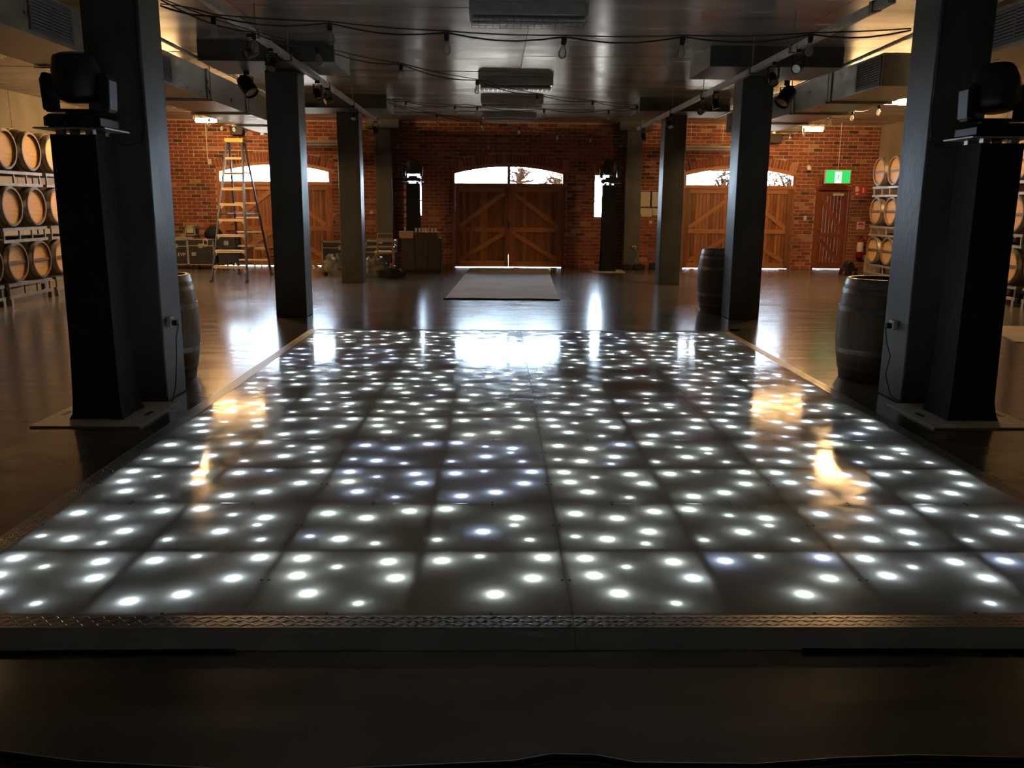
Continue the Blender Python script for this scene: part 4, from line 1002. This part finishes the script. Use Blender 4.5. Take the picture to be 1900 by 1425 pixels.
MB().box(0.02,0.10,-0.008,-0.0062,0.09,0.21).build('hose_reel_symbol', M['signwhite'], t); MB().box(0.106,0.128,-0.008,-0.0062,0.12,0.15).build('nozzle_symbol', M['signwhite'], t)
MB().prism([(0.03,0.02),(0.13,0.02),(0.10,0.055),(0.055,0.06)], -0.008, -0.0062).build('flame_symbol', M['signwhite'], t)
MB().prism([(0.20,0.06),(0.245,0.06),(0.245,0.165),(0.235,0.19),(0.21,0.19),(0.20,0.165)], -0.008, -0.0062).build('extinguisher_symbol', M['signwhite'], t)
t = thing('extinguisher_sign', 'small white sign with a red arch above the fire extinguisher', 'sign', (9.00, YF-0.014, 0.99))
MB().box(0,0.2,-0.006,0,0,0.185).build('plate', M['signwhite'], t)
MB().prism([(0.02,0.10)]+[(0.1+0.08*math.cos(R(a)),0.10+0.065*math.sin(R(a))) for a in range(180,-1,-20)], -0.008, -0.0062).build('red_arch', M['red'], t)
for k in range(3): MB().box(0.03,0.17,-0.008,-0.0062,0.02+0.026*k,0.03+0.026*k).build('text_line', M['red'], t)
t = thing('fire_extinguisher', 'red fire extinguisher with white label on the wall', 'extinguisher', (9.09, YF-0.115, 0.30))
MB().lathe([(0.0,0),(0.07,0.0),(0.078,0.02),(0.078,0.40),(0.06,0.45),(0.025,0.475),(0.022,0.50),(0,0.50)], 18, None, False).build('cylinder', M['extred'], t, True)
MB().lathe([(0.0785,0.15),(0.0795,0.15),(0.0795,0.38),(0.0785,0.38)], 18, None, False).build('label', M['signwhite'], t, True)
MB().bar((0,0.02,0.51), (0,-0.10,0.54), 0.022, 0.012).bar((0,0.02,0.50), (0,-0.09,0.495), 0.022, 0.012).build('handle', M['black'], t)
MB().tube([(0.02,-0.02,0.49),(0.09,-0.05,0.45),(0.105,-0.05,0.3),(0.095,-0.04,0.14)], 0.010, 6).build('hose', M['rubber'], t, True)
MB().box(-0.03,0.03,0.078,0.10,0.2,0.42).build('wall_bracket', M['black'], t)
t = thing('pale_carton', 'pale cardboard carton on the floor under the fire extinguisher', 'box', (9.12, 20.75, 0))
MB().box(-0.13,0.13,-0.16,0.16,0,0.40).build('body', M['cream'], t); MB().box(-0.03,0.03,-0.162,0.162,0.398,0.402).build('tape', M['carton'], t)
def dolly(x, y, label):
    t = thing('black_dolly', label, 'dolly', (x, y, 0), 0.3, 'black dollies by the barrel racks')
    MB().box(-0.16,0.16,-0.12,0.12,0.10,0.17).build('deck', M['black'], t, bevel=0.01)
    MB().prism([(-0.12,0.17),(0.10,0.17),(0.06,0.30),(-0.04,0.33),(-0.10,0.27)], -0.09, 0.09).build('motor_cover', M['black'], t, bevel=0.015)
    for sx in (-1,1):
        for sy in (-1,1): MB().cyl((sx*0.13-0.015,sy*0.10,0.05),(sx*0.13+0.015,sy*0.10,0.05),0.05,n=12).box(sx*0.13-0.012,sx*0.13+0.012,sy*0.10-0.01,sy*0.10+0.01,0.05,0.101).build('castor', M['rubber'], t)
dolly(8.12, 19.68, 'black wheeled dolly beside the right barrel stack')
dolly(-6.85, 14.45, 'black wheeled dolly in front of the left barrel stack')

# ---------------------------------------------------------------- papers and sockets by the right pilaster
for k, (x0, x1, z0, z1, lb) in enumerate(((3.585,3.845,1.49,1.87,'framed notice sheet on brick next to the right pilaster'), (3.87,4.13,1.49,1.87,'framed notice sheet half hidden by the third right column'))):
    t = thing('framed_notice', lb, 'notice', ((x0+x1)/2, YF-0.014, z0)); hw = (x1-x0)/2; h = z1-z0
    MB().box(-hw,hw,-0.012,0,0,h).build('frame', M['black'], t); MB().box(-hw+0.012,hw-0.012,-0.014,-0.0122,0.012,h-0.012).build('sheet', M['paper'], t)
t = thing('pinned_plan', 'pale sheet pinned below the framed notices', 'notice', (3.77, YF-0.014, 1.26))
MB().box(-0.13,0.13,-0.004,0,0,0.2).build('sheet', M['paper'], t); MB().box(-0.16,-0.125,-0.003,0,0.05,0.2).build('tab', M['paper'], t)
t = thing('leaflet_strip', 'stack of narrow pale leaflets beside the pinned sheet', 'notice', (3.98, YF-0.014, 1.30))
for k in range(3): MB().box(-0.07,0.07,-0.006,0,0.055*k,0.055*k+0.045).build('leaflet', M['cream'], t)
def wall_switch(x, z, lb):
    t = thing('wall_switch', lb, 'switch', (x, YF-0.001, z)); MB().box(-0.042,0.042,-0.023,-0.012,0,0.075).build('plate', M['ivory'], t, bevel=0.003); MB().box(-0.01,0.01,-0.027,-0.023,0.027,0.048).build('rocker', M['white'], t)
wall_switch(3.87, 1.09, 'small switch plate under the pinned sheet')
wall_switch(-2.99, 1.27, 'small switch plate on brick left of the left pilaster')
def power_point(x, y, z, rz, label, cord, cm, lb2):
    t = thing('power_point', label, 'power point', (x, y, z), rz, 'power points on the columns')
    MB().box(-0.045,0.045,-0.035,0,-0.038,0.038).build('box', M['ivory'], t, bevel=0.006)
    pl = MB().box(-0.02,0.022,-0.075,-0.035,-0.03,0.012).build('plug', M['rubber'], t, bevel=0.004)
    q = MB().tube([Matrix.Rotation(-rz, 3, 'Z') @ (Vector(p)-Vector((x,y,z))) for p in cord], 0.0045, 6).build('cord', cm, t, True); q['label'] = lb2
# faces point along -y locally; rotate so the box sits on the column side
power_point(-2.559, 6.80, 0.62, R(90), 'power point with black plug on the near left column', [(-2.48,6.80,0.60),(-2.50,6.79,0.50),(-2.52,6.81,0.30),(-2.53,6.78,0.10),(-2.50,6.6,0.006),(-2.62,6.45,0.006)], M['rubber'], 'black power cord hanging down the near left column')
power_point(3.269, 6.90, 0.61, R(-90), 'power point with black plug on the near right column', [(3.19,6.90,0.59),(3.21,6.89,0.46),(3.235,6.86,0.36),(3.22,6.88,0.2),(3.24,6.8,0.04),(3.28,6.62,0.006),(3.34,6.5,0.006)], M['rubber'], 'black power cord hanging down the near right column')
power_point(3.42, 21.199, 0.53, 0, 'power point on the right pilaster', [(3.43,21.12,0.52),(3.50,21.11,0.44),(3.52,21.1,0.36),(3.46,21.08,0.22),(3.52,20.98,0.1)], M['ivory'], 'pale cord dropping from the right pilaster power point')
def blackbox(x, y, w_, h, label):
    t = thing('power_unit', label, 'power box', (x, y, 0), 0, 'black boxes at the pilaster foot')
    MB().box(-w_/2,w_/2,-0.1,0.1,0.006,h).build('body', M['black'], t, bevel=0.01); MB().box(-w_/4,w_/4,-0.012,0.012,h,h+0.02).build('handle', M['rubber'], t)
    for s in (-1,1): MB().box(s*w_*0.35-0.02,s*w_*0.35+0.02,-0.08,0.08,0,0.008).build('foot', M['rubber'], t)
blackbox(3.52, 20.95, 0.26, 0.13, 'black box the pale cord runs into, at the pilaster foot')
blackbox(3.24, 20.98, 0.17, 0.12, 'black box left of the corded one at the pilaster')
blackbox(3.93, 21.15, 0.24, 0.16, 'black box on the floor behind the third right column')
# wall speakers
def speaker(x, z, label):
    t = thing('wall_speaker', label, 'speaker', (x, YF-0.014, z), 0, 'black speakers on the far wall')
    MB().prism([(-0.17,0.20),(0.17,0.20),(0.14,0),(-0.14,0)], -0.2, -0.03).build('cabinet', M['blackmatte'], t, bevel=0.01)
    MB().prism([(-0.145,0.185),(0.145,0.185),(0.12,0.015),(-0.12,0.015)], -0.206, -0.2).build('grille', M['rubber'], t)
    MB().box(-0.04,0.04,-0.03,0,0.05,0.15).build('bracket', M['black'], t)
speaker(6.78, 3.02, 'black speaker high on the brick above the orange doors'); speaker(-6.1, 3.09, 'black speaker high on the brick above the ladder')
# loose bits on the floor
tag(MB().prism([(0,0),(0.13,0.02),(0.11,0.05),(0.03,0.04)], 0.0, 0.025, 'xy').build('floor_debris', M['rubber'], None, loc=(2.98,10.72,0)), 'small dark scrap on the floor right of the dance floor rear corner', 'scrap')
tag(MB().lathe([(0.03,0),(0.035,0.02),(0.02,0.045),(0,0.045)], 10).build('black_puck', M['rubber'], None, True, loc=(-3.05,12.75,0)), 'small black knob lying in the glare on the left floor', 'scrap')
# cables across the near floor
pipe('floor_cable', [(-2.2,2.26,0.011),(-1.40,2.21,0.011),(-1.15,2.16,0.011),(-0.6,2.11,0.011),(0.06,2.15,0.011),(0.17,2.18,0.011),(0.29,2.175,0.011),(0.40,2.14,0.011),(0.74,2.13,0.011),(0.99,2.155,0.011),(1.21,2.165,0.011),(1.51,2.15,0.011),(2.3,2.1,0.011)], 0.010, M['rubber'], 'black cable lying across the floor at the bottom of the view', 'cable')
pipe('floor_cable', [(-3.6,2.70,0.009),(-2.7,2.765,0.009),(-1.6,2.78,0.009),(-0.9,2.785,0.009)], 0.008, M['rubber'], 'black cable along the left foot of the front ramp', 'cable')
pipe('floor_cable', [(1.1,2.775,0.009),(1.9,2.765,0.009),(2.6,2.75,0.009),(3.6,2.70,0.009)], 0.008, M['rubber'], 'black cable along the right foot of the front ramp', 'cable')

pipe('head_cable', [(3.53,6.5,2.10),(3.42,6.62,1.98),(3.30,6.64,2.00),(3.28,6.655,2.06),(3.275,6.66,2.3),(3.29,6.66,2.9),(3.30,6.665,3.2)], 0.007, M['rubber'], 'black cable looping up the near right column from the moving head light', 'cable')
pipe('head_cable', [(-2.84,6.44,2.10),(-2.72,6.6,1.94),(-2.60,6.65,1.97),(-2.57,6.66,2.1),(-2.575,6.66,2.4),(-2.58,6.665,3.0),(-2.58,6.67,3.2)], 0.007, M['rubber'], 'black cable looping up the near left column from the moving head light', 'cable')
